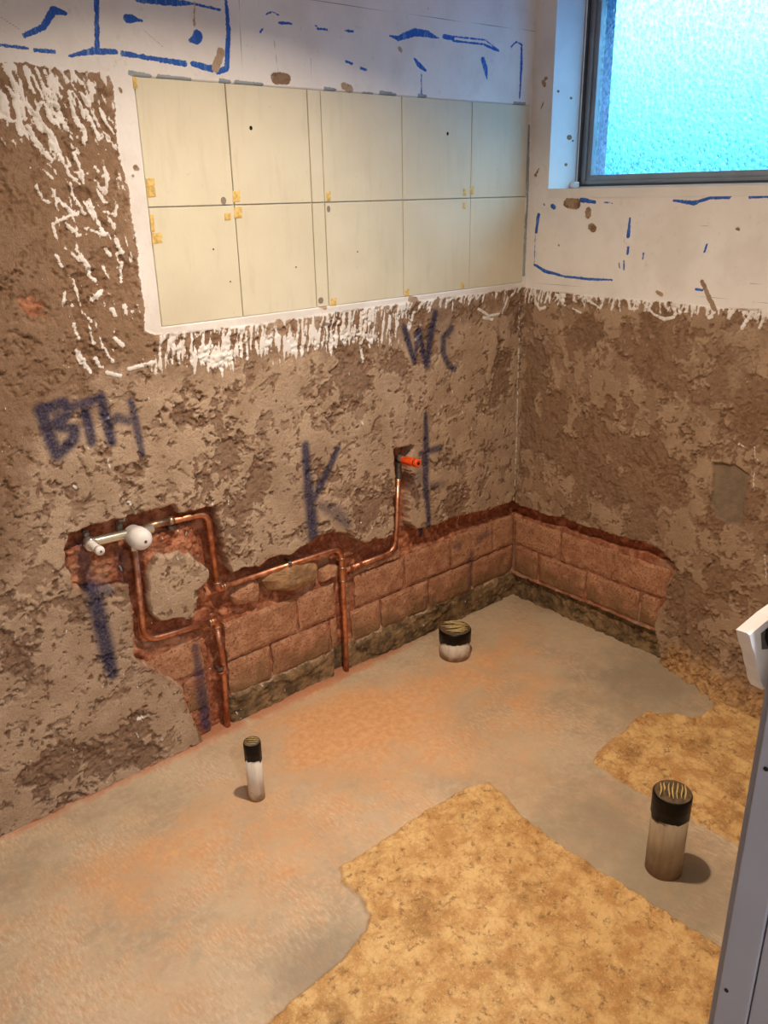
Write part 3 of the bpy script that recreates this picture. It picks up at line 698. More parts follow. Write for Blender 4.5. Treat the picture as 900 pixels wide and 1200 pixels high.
zf = zf + sstep(.035, .0, -B+edge*.01)*sstep(-.6, -.9, A)*.010
V = np.stack([A, B, zf], -1).reshape(-1, 3)
floor = mesh_obj('floor', V, grid_faces(len(xf), len(yf)), M_FLOOR, smooth=True, attrs=dict(ochre=oc, dust=dust, wet=wet, redline=np.clip(redl, 0, 1)))
tag(floor, 'patched concrete floor with orange dust and two rough ochre screed areas', kind='structure')
MB().box(-2.9, .28, -3.4, .28, -.2, -.035).build('slab', M_DULL, floor)

# ============================================================ BLOCKS
def sample_navy(u, z):
    G = LW.get('navy'); i = np.clip(np.searchsorted(LW.xs, u), 0, len(LW.xs)-1); j = np.clip(np.searchsorted(LW.zs, z), 0, len(LW.zs)-1)
    return G[j, i]
def block(parent, u0, u1, z0, z1, face, wall, seed, depthb=.03, cx=None, jag=.004):
    """rough-faced block; wall 'L' faces -y, 'R' faces -x; face = distance behind the wall plane"""
    nx, nz = max(3, int((u1-u0)/.010)), max(3, int((z1-z0)/.010))
    rn = random.Random(seed); V = []; ta, tb = rn.uniform(-.012, .012), rn.uniform(-.02, .02); off = rn.uniform(-.0015, .0015)
    U = np.linspace(u0, u1, nx+1); Z = np.linspace(z0, z1, nz+1); UU_, ZZ = np.meshgrid(U, Z)
    nz_ = fbm(UU_+seed*1.37, ZZ, 16, 4, 900+seed % 7, .6)
    eu = fbm(UU_+seed, ZZ, 30, 3, 950)*jag; ez = fbm(UU_, ZZ+seed, 30, 3, 960)*jag
    bo = np.minimum.reduce([UU_-u0, u1-UU_, ZZ-z0, z1-ZZ]); rnd = .005*(1-sstep(0, .014, bo))
    dep = face+off+nz_*.0032+ta*(UU_-(u0+u1)/2)+tb*(ZZ-(z0+z1)/2)+rnd
    UU2, ZZ2 = UU_+eu, ZZ+ez
    if cx: cx(UU2, ZZ2, dep)
    def P(u, z, q): return (u, q, z) if wall == 'L' else (q, u, z)
    V = [P(a, b, c) for a, b, c in zip(UU2.ravel(), ZZ2.ravel(), dep.ravel())]
    n = nx+1; F = []
    for j in range(nz):
        for i in range(nx):
            a = j*n+i; F.append((a, a+1, a+n+1, a+n))
    ring = [i for i in range(n)]+[j*n+nx for j in range(1, nz+1)]+[nz*n+i for i in range(nx-1, -1, -1)]+[j*n for j in range(nz-1, 0, -1)]
    b0 = len(V); V += [P(UU2.ravel()[k], ZZ2.ravel()[k], face+depthb) for k in ring]; m = len(ring)
    F += [(ring[k], b0+k, b0+(k+1) % m, ring[(k+1) % m]) for k in range(m)] + [tuple(b0+k for k in range(m))][:1]
    if wall == 'R': F = [tuple(reversed(f)) for f in F]
    c = P((u0+u1)/2, (z0+z1)/2, face+.01)
    nav_ = sample_navy(UU2, ZZ2).ravel() if wall == 'L' else np.zeros(UU2.size)
    return mesh_obj('brick', V, F, M_BRICK, parent, origin=c, attrs=dict(navy=np.concatenate([nav_, np.zeros(len(V)-len(nav_))])))
sd = 1
for (u0, u1, z0, z1) in [(-.112, .006, .236, .362), (-.352, -.122, .236, .364), (-.592, -.362, .236, .362), (-.832, -.602, .236, .36), (-1.072, -.922, .236, .362), (-1.352, -1.082, .236, .364),
                         (-.233, .006, .106, .226), (-.472, -.243, .106, .226), (-.711, -.482, .106, .226), (-.853, -.721, .104, .226), (-.942, -.918, .104, .226), (-1.185, -.951, .106, .226), (-1.350, -1.196, .104, .226),
                         (-1.505, -1.432, .106, .226), (-1.585, -1.515, .12, .226), (-1.64, -1.432, .236, .345)]:
    block(wall_left, u0, u1, z0, z1, .009, 'L', sd); sd += 1
for (u0, u1, z0, z1) in [(-.216, .006, .236, .352), (-.458, -.227, .236, .352), (-.692, -.468, .236, .350), (-.115, .006, .108, .225), (-.347, -.125, .108, .225), (-.584, -.357, .108, .225), (-.668, -.594, .108, .225)]:
    block(wall_right, u0, u1, z0, z1, .009, 'R', sd); sd += 1
# broken chunks above the top course
def rock(parent, px, face, seed, bulge=.018, mat=M_ROCK):
    P = [L2(*p, Y=face-.01) for p in px]; cx = sum(p[0] for p in P)/len(P); cz = sum(p[1] for p in P)/len(P)
    rings = [(1.0, .03), (1.0, .012), (.97, .003), (.9, -.003), (.8, -.008), (.68, -.011), (.54, -.013), (.4, -.014), (.25, -.014), (.1, -.014)]; V = []; rn = random.Random(seed); n = 36
    per = []; 
    tot = [0]
    for k in range(len(P)): tot.append(tot[-1]+math.dist(P[k], P[(k+1) % len(P)]))
    for j in range(n):
        s = tot[-1]*j/n; k = max(i for i in range(len(P)) if tot[i] <= s+1e-9); t = (s-tot[k])/(tot[k+1]-tot[k]+1e-9)
        a, b = P[k], P[(k+1) % len(P)]; per.append((a[0]+(b[0]-a[0])*t, a[1]+(b[1]-a[1])*t))
    for q, yy in rings:
        for (x, z) in per:
            X, Z = cx+(x-cx)*q, cz+(z-cz)*q; nn = float(fbm(np.array([X+seed]), np.array([Z]), 14, 4, 800)[0])*.010
            V.append((X, face+yy*bulge/.018+(nn if q < .99 else 0), Z))
    V.append((cx, V[-1][1], cz)); F = []
    for r in range(len(rings)-1):
        for j in range(n): a, b = r*n+j, r*n+(j+1) % n; F.append((a, b, b+n, a+n))
    l = (len(rings)-1)*n
    F += [(l+j, l+(j+1) % n, len(V)-1) for j in range(n)]
    # orient outward (towards -y)
    F = [tuple(f) for f in F]
    o = mesh_obj('brick', V, F, mat, parent, origin=(cx, face, cz)); return tag(o, 'broken brown chunk of block above the top course')
rock(wall_left, [(308, 682), (312, 672), (330, 664), (352, 658), (370, 657), (376, 664), (374, 680), (362, 690), (340, 694), (318, 695)], .006, 1, .026)
rock(wall_left, [(272, 700), (280, 688), (300, 678), (306, 684), (306, 706), (292, 710), (278, 712)], .012, 2, .016, M_BRICK)
rock(wall_left, [(377, 670), (388, 663), (398, 664), (399, 677), (388, 680), (378, 684)], .012, 3, .014, M_BRICK)
rock(wall_left, [(410, 675), (424, 664), (450, 655), (470, 644), (474, 652), (440, 664), (412, 678)], .014, 4, .008, M_BRICK)

# ============================================================ TILES on the left wall
cols = [(-1.455, -1.2125), (-1.2095, -.9585), (-.9555, -.9135), (-.9105, -.6115), (-.6085, -.3090), (-.3060, -.0290)]
rows = [(1.2865, 1.5745), (1.5775, 1.8630)]
tiles = {}
rt = random.Random(9)
for ci, (a, b) in enumerate(cols):
    for ri, (z0, z1) in enumerate(rows):
        o_ = rt.uniform(-.0006, .0006)
        mb = MB().box(a+rt.uniform(0, .0006), b-rt.uniform(0, .0006), -.0118+o_, -.0035, z0, z1, .0008)
        tiles[ci, ri] = mb.build('tile', M_TILE, wall_left, origin=((a+b)/2, -.008, (z0+z1)/2))
def which(x, z):
    ci = min(range(len(cols)), key=lambda i: 0 if cols[i][0] <= x <= cols[i][1] else min(abs(x-cols[i][0]), abs(x-cols[i][1])))
    return tiles[ci, 0 if z < 1.576 else 1]
def patch(name, px, py, w, hh, mat, shape=0):
    x, z = L2(px, py, -.012); w *= .0013; hh *= .0013; n = 4 if shape == 0 else 12
    if shape == 0: ring = [(-w, -hh), (w*.9, -hh*.9), (w, hh), (-w*.85, hh*.95)]
    else: ring = [(w*math.cos(2*math.pi*k/n), hh*math.sin(2*math.pi*k/n)) for k in range(n)]
    V = [(x+a, -.0128, z+b) for a, b in ring]+[(x+a, -.0110, z+b) for a, b in ring]
    F = [tuple(range(n))]+[(k, k+n, (k+1) % n+n, (k+1) % n) for k in range(n)]
    if name == 'adhesive_patch':   # raised rim of glue with a paler middle
        V += [(x+a*.55, -.0140, z+b*.55) for a, b in ring]; F[0] = tuple(range(2*n, 3*n)); F += [(k, (k+1) % n, (k+1) % n+2*n, k+2*n) for k in range(n)]
    mesh_obj(name, V, F, mat, which(x, z), origin=(x, -.012, z))
for a in [(176.7, 220, 9, 17), (178.5, 262, 4, 16), (184, 279, 11, 10), (277, 230, 9, 11), (279, 249, 10, 11), (267, 254, 8, 7), (385, 230, 6, 10), (391, 354, 8, 9), (158, 97, 5, 10), (477, 343, 7, 9), (544.5, 225, 5, 9), (553, 223, 7, 10), (544, 241, 5, 8), (542, 334, 6, 8)]:
    patch('adhesive_patch', *a, M_YEL)
for a in [(294, 150, 3.6, 4), (524.6, 156.6, 3, 4), (270, 330, 1.4, 1.6), (347, 313, 1.4, 1.4), (419, 295, 1.6, 1.6), (250, 292, 1.6, 1.6)]: patch('screw_hole', *a, M_HOLE, 1)
for a in [(262, 235, 6, 7), (385, 245, 4.5, 7), (376, 352, 7, 7)]: patch('smudge', *a, M_SMUDGE, 1)

# ============================================================ PIPES
def P3(x, y, Y=.004): return Vector(ony(x, y, Y))
def fillet(pts, r, n=8):
    out = [pts[0]]
    for k in range(1, len(pts)-1):
        a, b, c = pts[k-1], pts[k], pts[k+1]; u, v = (a-b), (c-b); rr = min(r, u.length*.49, v.length*.49)
        p, q = b+u.normalized()*rr, b+v.normalized()*rr
        for i in range(n+1):
            t = i/n; out.append(p*(1-t)**2+b*2*t*(1-t)+q*t*t)
    return out+[pts[-1]]
RP = .0098
def run(t, pts, r, rad=RP, name='pipe'):
    f = fillet(pts, r); return MB().tube(f, rad, 14).build(name, M_COP, t, smooth=True)
def coupling(t, a, b, name='coupling', r=RP*1.22, mat=None):
    a, b = Vector(a), Vector(b); dv = b-a
    MB().tube([a, a+dv*.06, a+dv*.12, b-dv*.12, b-dv*.06, b], [r*.98, r*1.1, r, r, r*1.1, r*.98], 16).build(name, mat or M_COP, t, smooth=True)
def elbow(t, c, a, b, L=.022):
    c, a, b = Vector(c), Vector(a), Vector(b); u, v = (a-c).normalized(), (b-c).normalized()
    MB().tube(fillet([c+u*L, c, c+v*L], .016, 6), RP*1.25, 16).build('elbow', M_COP, t, smooth=True)
    for w in (u, v): MB().tube([c+w*(L-.004), c+w*(L+.003)], RP*1.34, 16).build('solder_ring', M_SOLDER, t, smooth=True)
def clip(t, p, ax, mat=M_STEEL):
    p, ax = Vector(p), Vector(ax).normalized(); nrm = Vector((0, 1, 0)); s = ax.cross(nrm).normalized()
    mb = MB(); ring = [p+(s*math.cos(th)-nrm*math.sin(th))*(RP*1.18) for th in [math.pi*k/10 for k in range(11)]]
    ring = [p+s*RP*1.18+nrm*.02]+ring+[p-s*RP*1.18+nrm*.02, p-s*.026+nrm*.02]
    V = []; w = .006
    for q in ring:
        V += [q-ax*w, q+ax*w, q+ax*w+(q-p).normalized()*.0016, q-ax*w+(q-p).normalized()*.0016]
    F = []
    for k in range(len(ring)-1):
        for j in range(4): F.append((4*k+j, 4*k+(j+1) % 4, 4*k+4+(j+1) % 4, 4*k+4+j))
    F += [(0, 1, 2, 3), tuple(4*(len(ring)-1)+j for j in (3, 2, 1, 0))]
    mb.add(V, F).build('pipe_clip', mat, t)
def foot(x, y, Y=.004):  # where a riser meets the floor
    p = P3(x, y, Y); return p
# run from the mixer's right outlet, down, along and down again
e1 = P3(256, 689); f1 = P3(402.5, 788); f1 = Vector((P3(402, 690).x, .004, .0))
t1 = empty('copper_pipe', (f1.x, .004, 0)); tag(t1, 'longest copper pipe, from the mixer over the broken block down to the floor between chases', 'pipe', 'copper pipes in the wall chases')
a1 = [P3(168, 618), P3(243, 601), P3(254.5, 688)]
run(t1, a1, .035); topb = P3(399.5, 642); run(t1, [P3(256, 689), topb, Vector((f1.x, .004, .30)), Vector((f1.x, .004, -.02))], .04)
elbow(t1, P3(255.5, 690), P3(250, 640), P3(300, 674))
coupling(t1, Vector((f1.x, .004, .365)), Vector((f1.x, .004, .415)), 'tee')
MB().tube([Vector((f1.x, .004, .362)), Vector((f1.x, .004, .368))], RP*1.36, 16).build('solder_ring', M_SOLDER, t1, smooth=True)
MB().tube([Vector((f1.x, .004, .412)), Vector((f1.x, .004, .418))], RP*1.36, 16).build('solder_ring', M_SOLDER, t1, smooth=True)
MB().tube([Vector((f1.x-.001, .004, .446)), Vector((f1.x-.001, .004, .452))], RP*1.30, 16).build('solder_ring', M_SOLDER, t1, smooth=True)
clip(t1, P3(338, 661), P3(350, 656)-P3(330, 664)); MB().tube([P3(197, 611), P3(203, 609.5)], RP*1.3, 14).build('solder_ring', M_SOLDER, t1, smooth=True)
clip(t1, P3(201, 617, .012), Vector((0, 0, 1)))
# run from the mixer's underside to the left riser
fx = P3(262, 800).x
t2 = empty('copper_pipe', (fx, .004, 0)); tag(t2, 'copper pipe dropping from the mixer dome, then down the left riser to the floor', 'pipe', 'copper pipes in the wall chases')
e2 = P3(253, 727)
run(t2, [P3(157, 640), P3(169, 752), e2], .05); run(t2, [e2, Vector((fx+.004, .004, .26)), Vector((fx-.002, .004, -.02))], .003)
elbow(t2, e2, P3(200, 746), Vector((fx+.004, .004, .26)))
MB().tube([P3(259.2, 785.5), P3(259.6, 789)], RP*1.5, 16).build('solder_ring', M_COP, t2, smooth=True)
clip(t2, P3(258, 782), Vector((0, 0, 1)))
# branch to the orange plug
t3 = empty('copper_pipe', P3(404, 668)); tag(t3, 'short copper branch curving up from the tee to the orange plug', 'pipe', 'copper pipes in the wall chases')
run(t3, [P3(404, 668), P3(463, 646), P3(467, 555)], .05); coupling(t3, P3(467, 560), P3(467, 541), 'union', RP*1.15, M_STEEL)
run(t1, [P3(168, 618), P3(198, 610.6)], .01, RP*1.06).data.materials[0] = M_SOLDER
coupling(t3, P3(408, 666.5), P3(414, 664.5)); clip(t3, P3(421, 661), P3(440, 655)-P3(410, 665), M_COP)
MB().tube([P3(467, 543, .006), P3(467, 537, .004), P3(470, 537, -.02)], RP*1.25, 14).build('elbow', M_STEEL, t3, smooth=True)
# orange plug
op = P3(470.5, 538.5, -.014)
t4 = empty('pipe_plug', op); tag(t4, 'orange plastic plug on the end of the copper branch', 'plug')
ax = Vector((.06, -1, .03)).normalized()
MB().lathe(op, ax, [(-.004, .006), (0, .0085), (.006, .0130), (.060, .0142), (.062, .0142)], 20).build('body', M_ORANGE, t4, smooth=True)
MB().lathe(op, ax, [(.062, .0124), (.066, .0124)], 20).build('seal_ring', M_ODARK, t4, smooth=True)
mbp = MB(); mbp.lathe(op, ax, [(.066, .0134), (.068, .0148), (.079, .0148), (.081, .013), (.081, .006), (.073, .005)], 20); mbp.build('cap', M_ORANGE, t4, smooth=True)
MB().lathe(op, ax, [(.0735, .0048), (.0822, .0048)], 10).build('socket', M_ODARK, t4, smooth=True)
mr_ = MB()
for k in range(6):
    th = k*math.pi/3; mr_.tube([op+ax*.014+Vector((math.cos(th)*.0137, 0, math.sin(th)*.0137)), op+ax*.054+Vector((math.cos(th)*.0143, 0, math.sin(th)*.0143))], .0012, 6)
mr_.build('grip_rib', M_ORANGE, t4)
mt = MB(); mt.lathe(op, ax, [(-.012, .006), (-.002, .006)], 14); mt.build('thread', M_CHROME, t4, smooth=True)

# shower mixer in the niche
bl_, br_ = P3(104, 636.5, -.006), P3(166, 622, -.006)
tm = empty('shower_mixer', bl_); tag(tm, 'chrome bar mixer body with a white dome cap set in the upper chase', 'mixer')
bax = (br_-bl_).normalized()
MB().lathe(bl_, bax, [(-.006, .010), (-.004, .0125), (.004, .0130), ((br_-bl_).length, .0130), ((br_-bl_).length+.006, .0125), ((br_-bl_).length+.008, .010)], 20).build('bar', M_CHROME, tm, smooth=True)
MB().lathe(br_, bax, [(.008, .0105), (.022, .0105), (.024, .012), (.032, .012), (.034, .0095)], 6).build('outlet_nut', M_CHROME, tm)
dc = P3(157, 627, -.008); dax = Vector((.05, -1, -.02)).normalized()
MB().lathe(dc, dax, [(-.012, .024), (-.010, .027), (.014, .028), (.016, .0305), (.034, .031), (.046, .029), (.055, .024), (.061, .016), (.0635, .008), (.064, .0)], 32).build('dome_cap', M_PLW, tm, smooth=True)
MB().lathe(dc+dax*.061, dax, [(0, .0042), (.004, .0042)], 12).build('screw', M_STEEL, tm)
MB().lathe(P3(157, 640, -.002), Vector((0, 0, 1)), [(-.012, .0105), (-.010, .012), (.004, .012), (.02, .0115)], 6).build('inlet_nut', M_CHROME, tm)
sc_ = P3(105, 637, -.008); sax = Vector((.03, -1, -.03)).normalized()
MB().lathe(sc_+Vector((.002, 0, -.002)), sax, [(-.014, .016), (-.012, .018), (.010, .018), (.012, .016)], 18).build('outlet_block', M_CHROME, tm, smooth=True)
MB().lathe(sc_, sax, [(.010, .011), (.012, .0115), (.045, .0112), (.047, .0105)], 18).build('spout', M_PLW, tm, smooth=True)
MB().lathe(sc_, sax, [(.047, .0096), (.052, .0096), (.052, .0125), (.062, .0125), (.066, .0112), (.067, .0)], 18).build('spout_cap', M_PLW, tm, smooth=True)
MB().lathe(sc_, sax, [(.0672, .003), (.0685, .003)], 10).build('screw', M_STEEL, tm)
for (x, y) in [(101, 628), (140, 618)]:
    p = P3(x, y, .012); mb = MB(); mb.box(p.x-.008, p.x+.008, p.y-.002, p.y+.002, p.z-.014, p.z+.016, .0015)
    mb.tube([p+Vector((0, -.004, .006)), p+Vector((0, .02, .006))], .005, 10); mb.tube([p+Vector((0, -.006, .006)), p+Vector((0, -.002, .006))], .0075, 6); mb.build('fixing_lug', M_STEEL, tm)

# ============================================================ CAPPED WASTE PIPES
def stub(name, bx, by, hgt, r, lab, mat, band, seed, creases, ang, lean=(0, 0), collar=0):
    t = empty(name, (bx, by, 0)); tag(t, lab, 'pipe', 'capped waste pipes standing in the floor')
    n = 40; rn = random.Random(seed)
    c = Vector((bx, by, -.02)); ax = Vector((lean[0], lean[1], 1)).normalized()
    mb = MB(); mb.lathe(c, ax, [(0, r), (.02+hgt-band*.6, r)], n); mb.build('pipe', mat, t, smooth=True)
    if collar: MB().lathe(c, ax, [(0, r*1.09), (.02+collar, r*1.09), (.02+collar+.003, r*1.0)], n).build('socket_collar', mat, t, smooth=True)
    # tape band with a ragged lower edge
    V, F = [], []; rt_ = r*1.035
    a = ax.cross(Vector((0, 1, 0))).normalized(); b = ax.cross(a)
    zt = hgt+.02
    rows_ = [(zt-band, rt_-.0012, 1), (zt-band, rt_, 1), (zt-band*.5, rt_*1.006, 0), (zt-band*.3, rt_*1.012, 0), (zt-.004, rt_*1.012, 0), (zt-.001, rt_*.985, 0), (zt+.001, rt_*.93, 0)]
    jag = [rn.uniform(-.002, .002)+(-.008 if (j//6) % 4 == 2 else 0) for j in range(n)]
    for z, rr, jg in rows_:
        for j in range(n):
            th = 2*math.pi*j/n; V.append(c+ax*(z+jg*jag[j])+(a*math.cos(th)+b*math.sin(th))*rr*(1+.008*math.sin(3*th+seed)))
    for k in range(len(rows_)-1):
        for j in range(n): F.append((k*n+(j+1) % n, k*n+j, (k+1)*n+j, (k+1)*n+(j+1) % n))
    mesh_obj('tape_band', V, F, M_TAPE, t, smooth=True)
    # pleated top: a disc with parallel ridges
    g = 44; V, F, idx = [], [], {}; ca, sa = math.cos(ang), math.sin(ang); rad = rt_*.955
    ring = 18; V.append(c+ax*(zt+.001)); 
    for i in range(1, ring+1):
        for j in range(n):
            th = 2*math.pi*j/n; q = i/ring*rad; X, Y = q*math.cos(th), q*math.sin(th); u = (X*ca+Y*sa)/rad; v = (-X*sa+Y*ca)/rad
            hh = .0035*r/.04*math.sin(u*math.pi*creases+v*1.2+.5*math.sin(v*2+seed))*(1-(q/rad)**6)+.0015*(1-(q/rad)**2)
            V.append(c+ax*(zt+.001+hh)+a*X+b*Y)
    for j in range(n): F.append((0, 1+(j+1) % n, 1+j))
    for i in range(ring-1):
        for j in range(n): p = 1+i*n; F.append((p+j, p+(j+1) % n, p+n+(j+1) % n, p+n+j))
    mesh_obj('tape_top', V, F, M_TAPETOP, t, smooth=True)
    # the pale pleats
    for k in range(creases):
        u = -0.78+1.56*(k+.5)/creases+rn.uniform(-.03, .03); L_ = math.sqrt(max(0, 1-u*u))*rn.uniform(.62, .92); s0 = rn.uniform(-.3, .1) if rn.random() < .15 else -1
        pts = []
        for q in range(7):
            v = (-L_ if s0 < -.5 else s0)+((L_) - (-L_ if s0 < -.5 else s0))*q/6; uu = u+.03*math.sin(q+seed+k)+.10*v
            X, Y = (uu*ca-v*sa)*rad, (uu*sa+v*ca)*rad
            if X*X+Y*Y > (rad*.93)**2: f_ = rad*.93/math.hypot(X, Y); X *= f_; Y *= f_
            pts.append(c+ax*(zt+.0042*r/.04+.0005)+a*X+b*Y)
        MB().tube(pts, [r*.012, r*.03, r*.045, r*.05, r*.045, r*.035, r*.015], 6).build('tape_pleat', M_CREASE, t, smooth=True)
    return t
stub('waste_pipe', -1.488, -.336, .190, .0235, 'slim white waste pipe with black taped top, alone on the slab at left', M_PVC, .052, 2, 4, .9, (0, 0))
stub('waste_pipe', -.872, -1.250, .235, .0445, 'tall beige waste pipe with black taped top, nearest the doorway', M_PVCG, .062, 5, 7, 2.2, (.0, .0))
stub('waste_pipe', -.520, -.172, .112, .0565, 'short wide white waste pipe with black taped top by the left wall', M_PVC, .040, 8, 8, 1.0, (0, 0))

# ============================================================ WINDOW
win = empty('window_1', (.16, (WY0+WY1)/2, WZ0)); tag(win, 'window of dimpled obscured glass in a grey metal frame', kind='structure')
rv = MB(); X0, X1, X2 = -.012, .150, .174
T = .012
rv.box(X0, X2, WY1, WY1+T+.02, WZ0-.03, WZ1+.03); rv.box(X0, X2, WY0-T-.02, WY0, WZ0-.03, WZ1+.03)
rv.box(X0, X2, WY0, WY1, WZ1, WZ1+.03); rv.box(X0-.003, X2, WY0-.0, WY1, WZ0-.03, WZ0)
rv.build('reveal', M_WHITE, win)
xo = MB(); xo.box(.1745, .245, WY1-.045, WY1+.06, WZ0-.1, WZ1+.1); xo.box(.20, .36, WY0-.06, WY0+.02, WZ0-.1, WZ1+.1); xo.box(.20, .36, WY0, WY1, WZ1-.01, WZ1+.1); xo.box(.20, .38, WY0, WY1, WZ0-.1, WZ0)
xo.build('outer_reveal', plain('outside_paint', lin(150, 160, 175), .8), win)
def rectframe(x0, x1, y0, y1, z0, z1, w, name, mat, par, bev=.002):
    mb = MB(); mb.box(x0, x1, y0, y0+w, z0, z1, bev); mb.box(x0, x1, y1-w, y1, z0, z1, bev); mb.box(x0, x1, y0+w, y1-w, z0, z0+w, bev); mb.box(x0, x1, y0+w, y1-w, z1-w, z1, bev)
    return mb.build(name, mat, par)
rectframe(.138, .200, WY0, WY1, WZ0, WZ1, .012, 'frame', M_ALUD, win, .001)
rectframe(.150, .198, WY0+.010, WY1-.010, WZ0+.004, WZ1-.006, .020, 'outer_frame', M_ALU, win)
rectframe(.158, .192, WY0+.026, WY1-.026, WZ0+.020, WZ1-.024, .022, 'sash', M_ALU, win)
rectframe(.136, .150, WY0+.003, WY1-.003, WZ0, WZ1-.003, .005, 'bead', M_WHITE, win, .001)
n = NT('obscured_glass'); t = n.t
map_ = n.stretch((1, 1, 1)); v1 = n.vor(78, 'SMOOTH_F1'); n1 = n.noise(80, 3, .6, dist=.8)
hgt = n.math('ADD', n.math('MULTIPLY', v1, .7), n.math('MULTIPLY', n1, .9)); bp = n.bump(hgt, .012)
rf = t.nodes.new('ShaderNodeBsdfRefraction'); rf.inputs['IOR'].default_value = 1.42; rf.inputs['Roughness'].default_value = .2; rf.inputs['Color'].default_value = (.11, .12, .12, 1)
tr = t.nodes.new('ShaderNodeBsdfTransparent'); tr.inputs['Color'].default_value = (.85, .97, 1, 1)
gl = t.nodes.new('ShaderNodeBsdfGlossy'); gl.inputs['Roughness'].default_value = .12
t.links.new(bp, rf.inputs['Normal']); t.links.new(bp, gl.inputs['Normal'])
m1 = t.nodes.new('ShaderNodeMixShader'); t.links.new(n.mr(hgt, .38, .92, .10, .32, False), m1.inputs[0]); t.links.new(rf.outputs[0], m1.inputs[1]); t.links.new(tr.outputs[0], m1.inputs[2])
m2 = t.nodes.new('ShaderNodeMixShader'); m2.inputs[0].default_value = .06; t.links.new(m1.outputs[0], m2.inputs[1]); t.links.new(gl.outputs[0], m2.inputs[2])
t.links.new(m2.outputs[0], n.out.inputs[0])
y0, y1, z0, z1 = WY0+.04, WY1-.04, WZ0+.034, WZ1-.036
mesh_obj('pane', [(.176, y0, z0), (.176, y1, z0), (.176, y1, z1), (.176, y0, z1)], [(0, 1, 2, 3)], n.mat, win)
# paint chips and lumps on the reveal's left cheek
def cheek(px, py): d_ = ray(px, py); q = CAM+d_*(WY1-CAM[1])/d_[1]; return q
mc = MB()
for (x, y, r) in [(669, 115, 1.6), (667, 161, 3.2), (663, 193, 2.0), (654, 107, 1.6), (671, 165, 1.4)]:
    q = cheek(x, y); mc.add([(q[0]+r*.0045*math.cos(a_), WY1-.0008, q[2]+r*.0026*math.sin(a_)) for a_ in [k*math.pi/6 for k in range(12)]], [tuple(range(12))])
tag(mc.build('paint_chips', M_CHIP, win), kind='stuff')
q = cheek(667, 217); mb = MB(); mb.box(.105, .135, WY1-.022, WY1, WZ0, WZ0+.022, .005); mb.build('plaster_lump', M_WHITE, win)

# ============================================================ REST OF THE ROOM SHELL AND THE DOORWAY
JX, JY0, JY1 = -1.652, -1.735, -1.86
def shell(name, lab, boxes, mat):
    mb = MB()
    for b in boxes: mb.box(*b)
    return tag(mb.build(name, mat), lab, kind='structure')
shell('ceiling', 'plain white ceiling', [(-2.95, .30, -3.4, .28, 2.40, 2.50)], M_WHITE)
shell('wall_far_left', 'plain wall at the open end of the left wall', [(-2.95, -2.75, -3.3, .28, -.03, 2.4)], M_DULL)
shell('wall_front', 'partition holding the doorway', [(JX+.035, .28, JY1, JY0, -.03, 2.4), (-2.75, -2.60, JY1, JY0, -.03, 2.4), (-2.60, JX+.035, JY1, JY0, 2.08, 2.4)], M_DULL)
shell('wall_hall', 'plain hallway wall outside the doorway', [(-2.95, -.7, -3.5, -3.3, -.03, 2.4), (-.9, -.7, -3.3, JY1, -.03, 2.4)], M_DULL)
dr = empty('door_1', (JX, JY0, 0)); tag(dr, 'grey-white metal door frame at the right edge', kind='structure')
M_FRAME = plain('grey_white_frame', lin(146, 142, 148), .45, var=.06, scale=8)
mb = MB(); mb.box(JX, JX+.035, -1.770, JY0+.004, 0, 2.08, .002); mb.box(JX+.0015, JX+.035, JY1-.004, -1.7715, 0, 2.08, .0015); mb.build('jamb', M_FRAME, dr)
mb = MB(); mb.box(JX+.006, JX+.06, JY0, JY0+.012, 0, 2.12, .002); mb.build('architrave', M_FRAME, dr)
mb = MB(); mb.box(-2.60, JX, JY1, JY0+.004, 2.045, 2.08, .002); mb.box(-2.60, -2.565, JY1, JY0+.004, 0, 2.045, .002); mb.build('jamb', M_FRAME, dr)
mb = MB()
for z in (1.005, .672):
    mb.lathe((JX-.0008, -1.741, z), (1, 0, 0), [(0, .0028), (.002, .0028)], 10)
mb.build('screw', M_HOLE, dr)
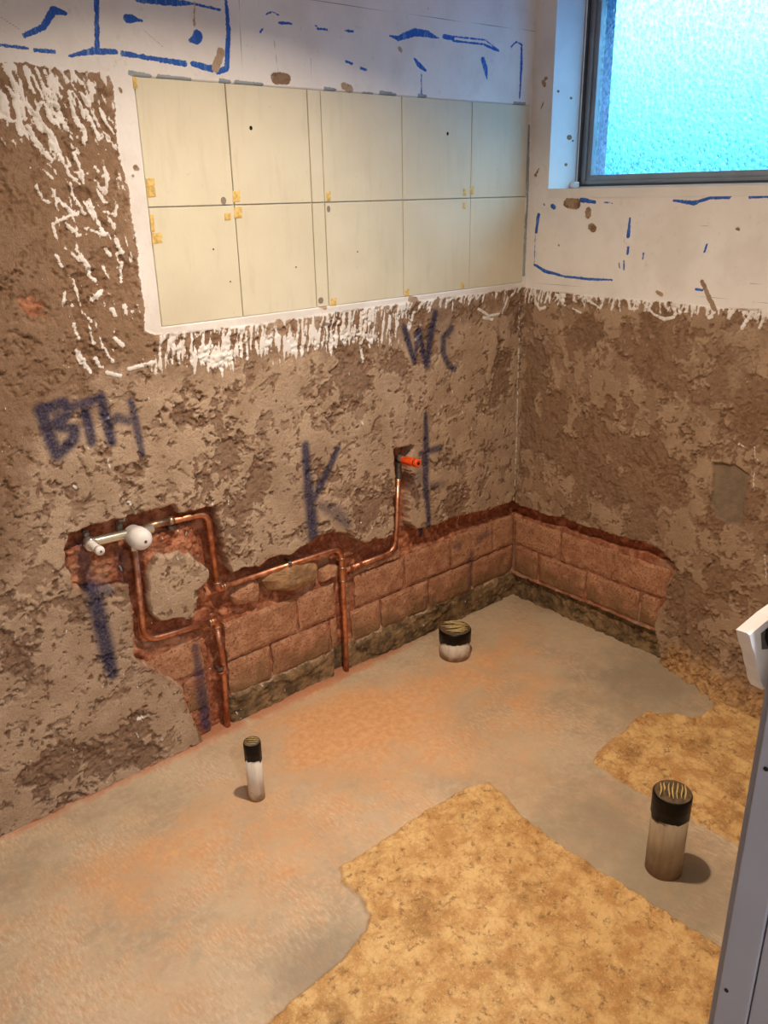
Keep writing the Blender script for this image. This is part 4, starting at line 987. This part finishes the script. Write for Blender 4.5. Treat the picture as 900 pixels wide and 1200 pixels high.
# white plastic fitting projecting from the frame into the room
def onplane(px, py, P0, N):
    d_ = ray(px, py); N = np.array(N); return CAM+d_*(((np.array(P0)-CAM) @ N)/(d_ @ N))
bp0 = np.array([-1.64, -1.69, 1.12]); NN = -_f.copy()
out = [(875, 742), (900, 721), (930, 700), (935, 800), (905, 806), (893, 808), (889, 800), (887, 788), (885, 782), (882, 766), (878, 756)]
pts = [onplane(x, y, bp0, NN) for x, y in out]; V = [tuple(p-NN*.0) for p in pts]+[tuple(p-NN*.028) for p in pts]; m = len(pts)
V += [tuple(np.mean(pts, 0)+(p-np.mean(pts, 0))*.93+NN*.004) for p in pts]
F = [tuple(2*m+k for k in range(m))]+[(k, (k+1) % m, (k+1) % m+2*m, k+2*m) for k in range(m)]+[(k+m, (k+1) % m+m, (k+1) % m, k) for k in range(m)]+[tuple(m+k for k in range(m-1, -1, -1))]
br = empty('door_latch', tuple(np.mean(pts, 0))); tag(br, 'white plastic latch box with a dark opening on the door frame', 'latch')
mesh_obj('body', V, F, M_PLW, br)
MB().box(-1.618, -1.590, -1.724, -1.708, 1.085, 1.135, .002).build('mounting_block', M_PLW, br)
hq = [onplane(x, y, bp0+NN*.0045, NN) for x, y in [(897, 738), (910, 728), (912, 752), (899, 757), (896, 748)]]
mesh_obj('opening', [tuple(p+NN*.001) for p in hq]+[tuple(p-NN*.004) for p in hq], [tuple(range(5))]+[(k, k+5, (k+1) % 5+5, (k+1) % 5) for k in range(5)], M_HOLE, br)
hq = [onplane(x, y, bp0+NN*.0045, NN) for x, y in [(892, 742), (900, 736), (906, 760), (893, 761)]]
mesh_obj('recess', [tuple(p+NN*.0004) for p in hq]+[tuple(p-NN*.004) for p in hq], [tuple(range(4))]+[(k, k+4, (k+1) % 4+4, (k+1) % 4) for k in range(4)], M_STEEL, br)

# ============================================================ LAMPS
def bulb(name, loc, power, col, rad, lab):
    t = empty(name, (loc[0], loc[1], 2.40)); tag(t, lab, 'lamp')
    MB().lathe((loc[0], loc[1], 2.40), (0, 0, -1), [(0, .05), (.02, .05), (.026, .03), (.05, .022)], 24).build('lamp_holder', M_PLW, t, smooth=True)
    ld = bpy.data.lights.new('lamp_light', 'AREA'); ld.shape = 'DISK'; ld.size = rad*2; ld.energy = power; ld.color = col; ld.spread = math.radians(142)
    lo = bpy.data.objects.new('lamp_light', ld); COL.objects.link(lo); lo.parent = t; lo.location = (0, 0, loc[2]-2.40)
bulb('ceiling_light', (-1.30, -.86, 2.29), LAMP_POWER, LAMP_COL, .04, 'bare bulb holder in the middle of the ceiling, above the frame')
bulb('ceiling_light', (-2.3, -2.75, 2.29), 26.0, (.80, .88, 1.0), .08, 'unseen lamp added on the hallway ceiling in place of hallway daylight')  # added cool lamp, out of view, stands in for daylight from the hall
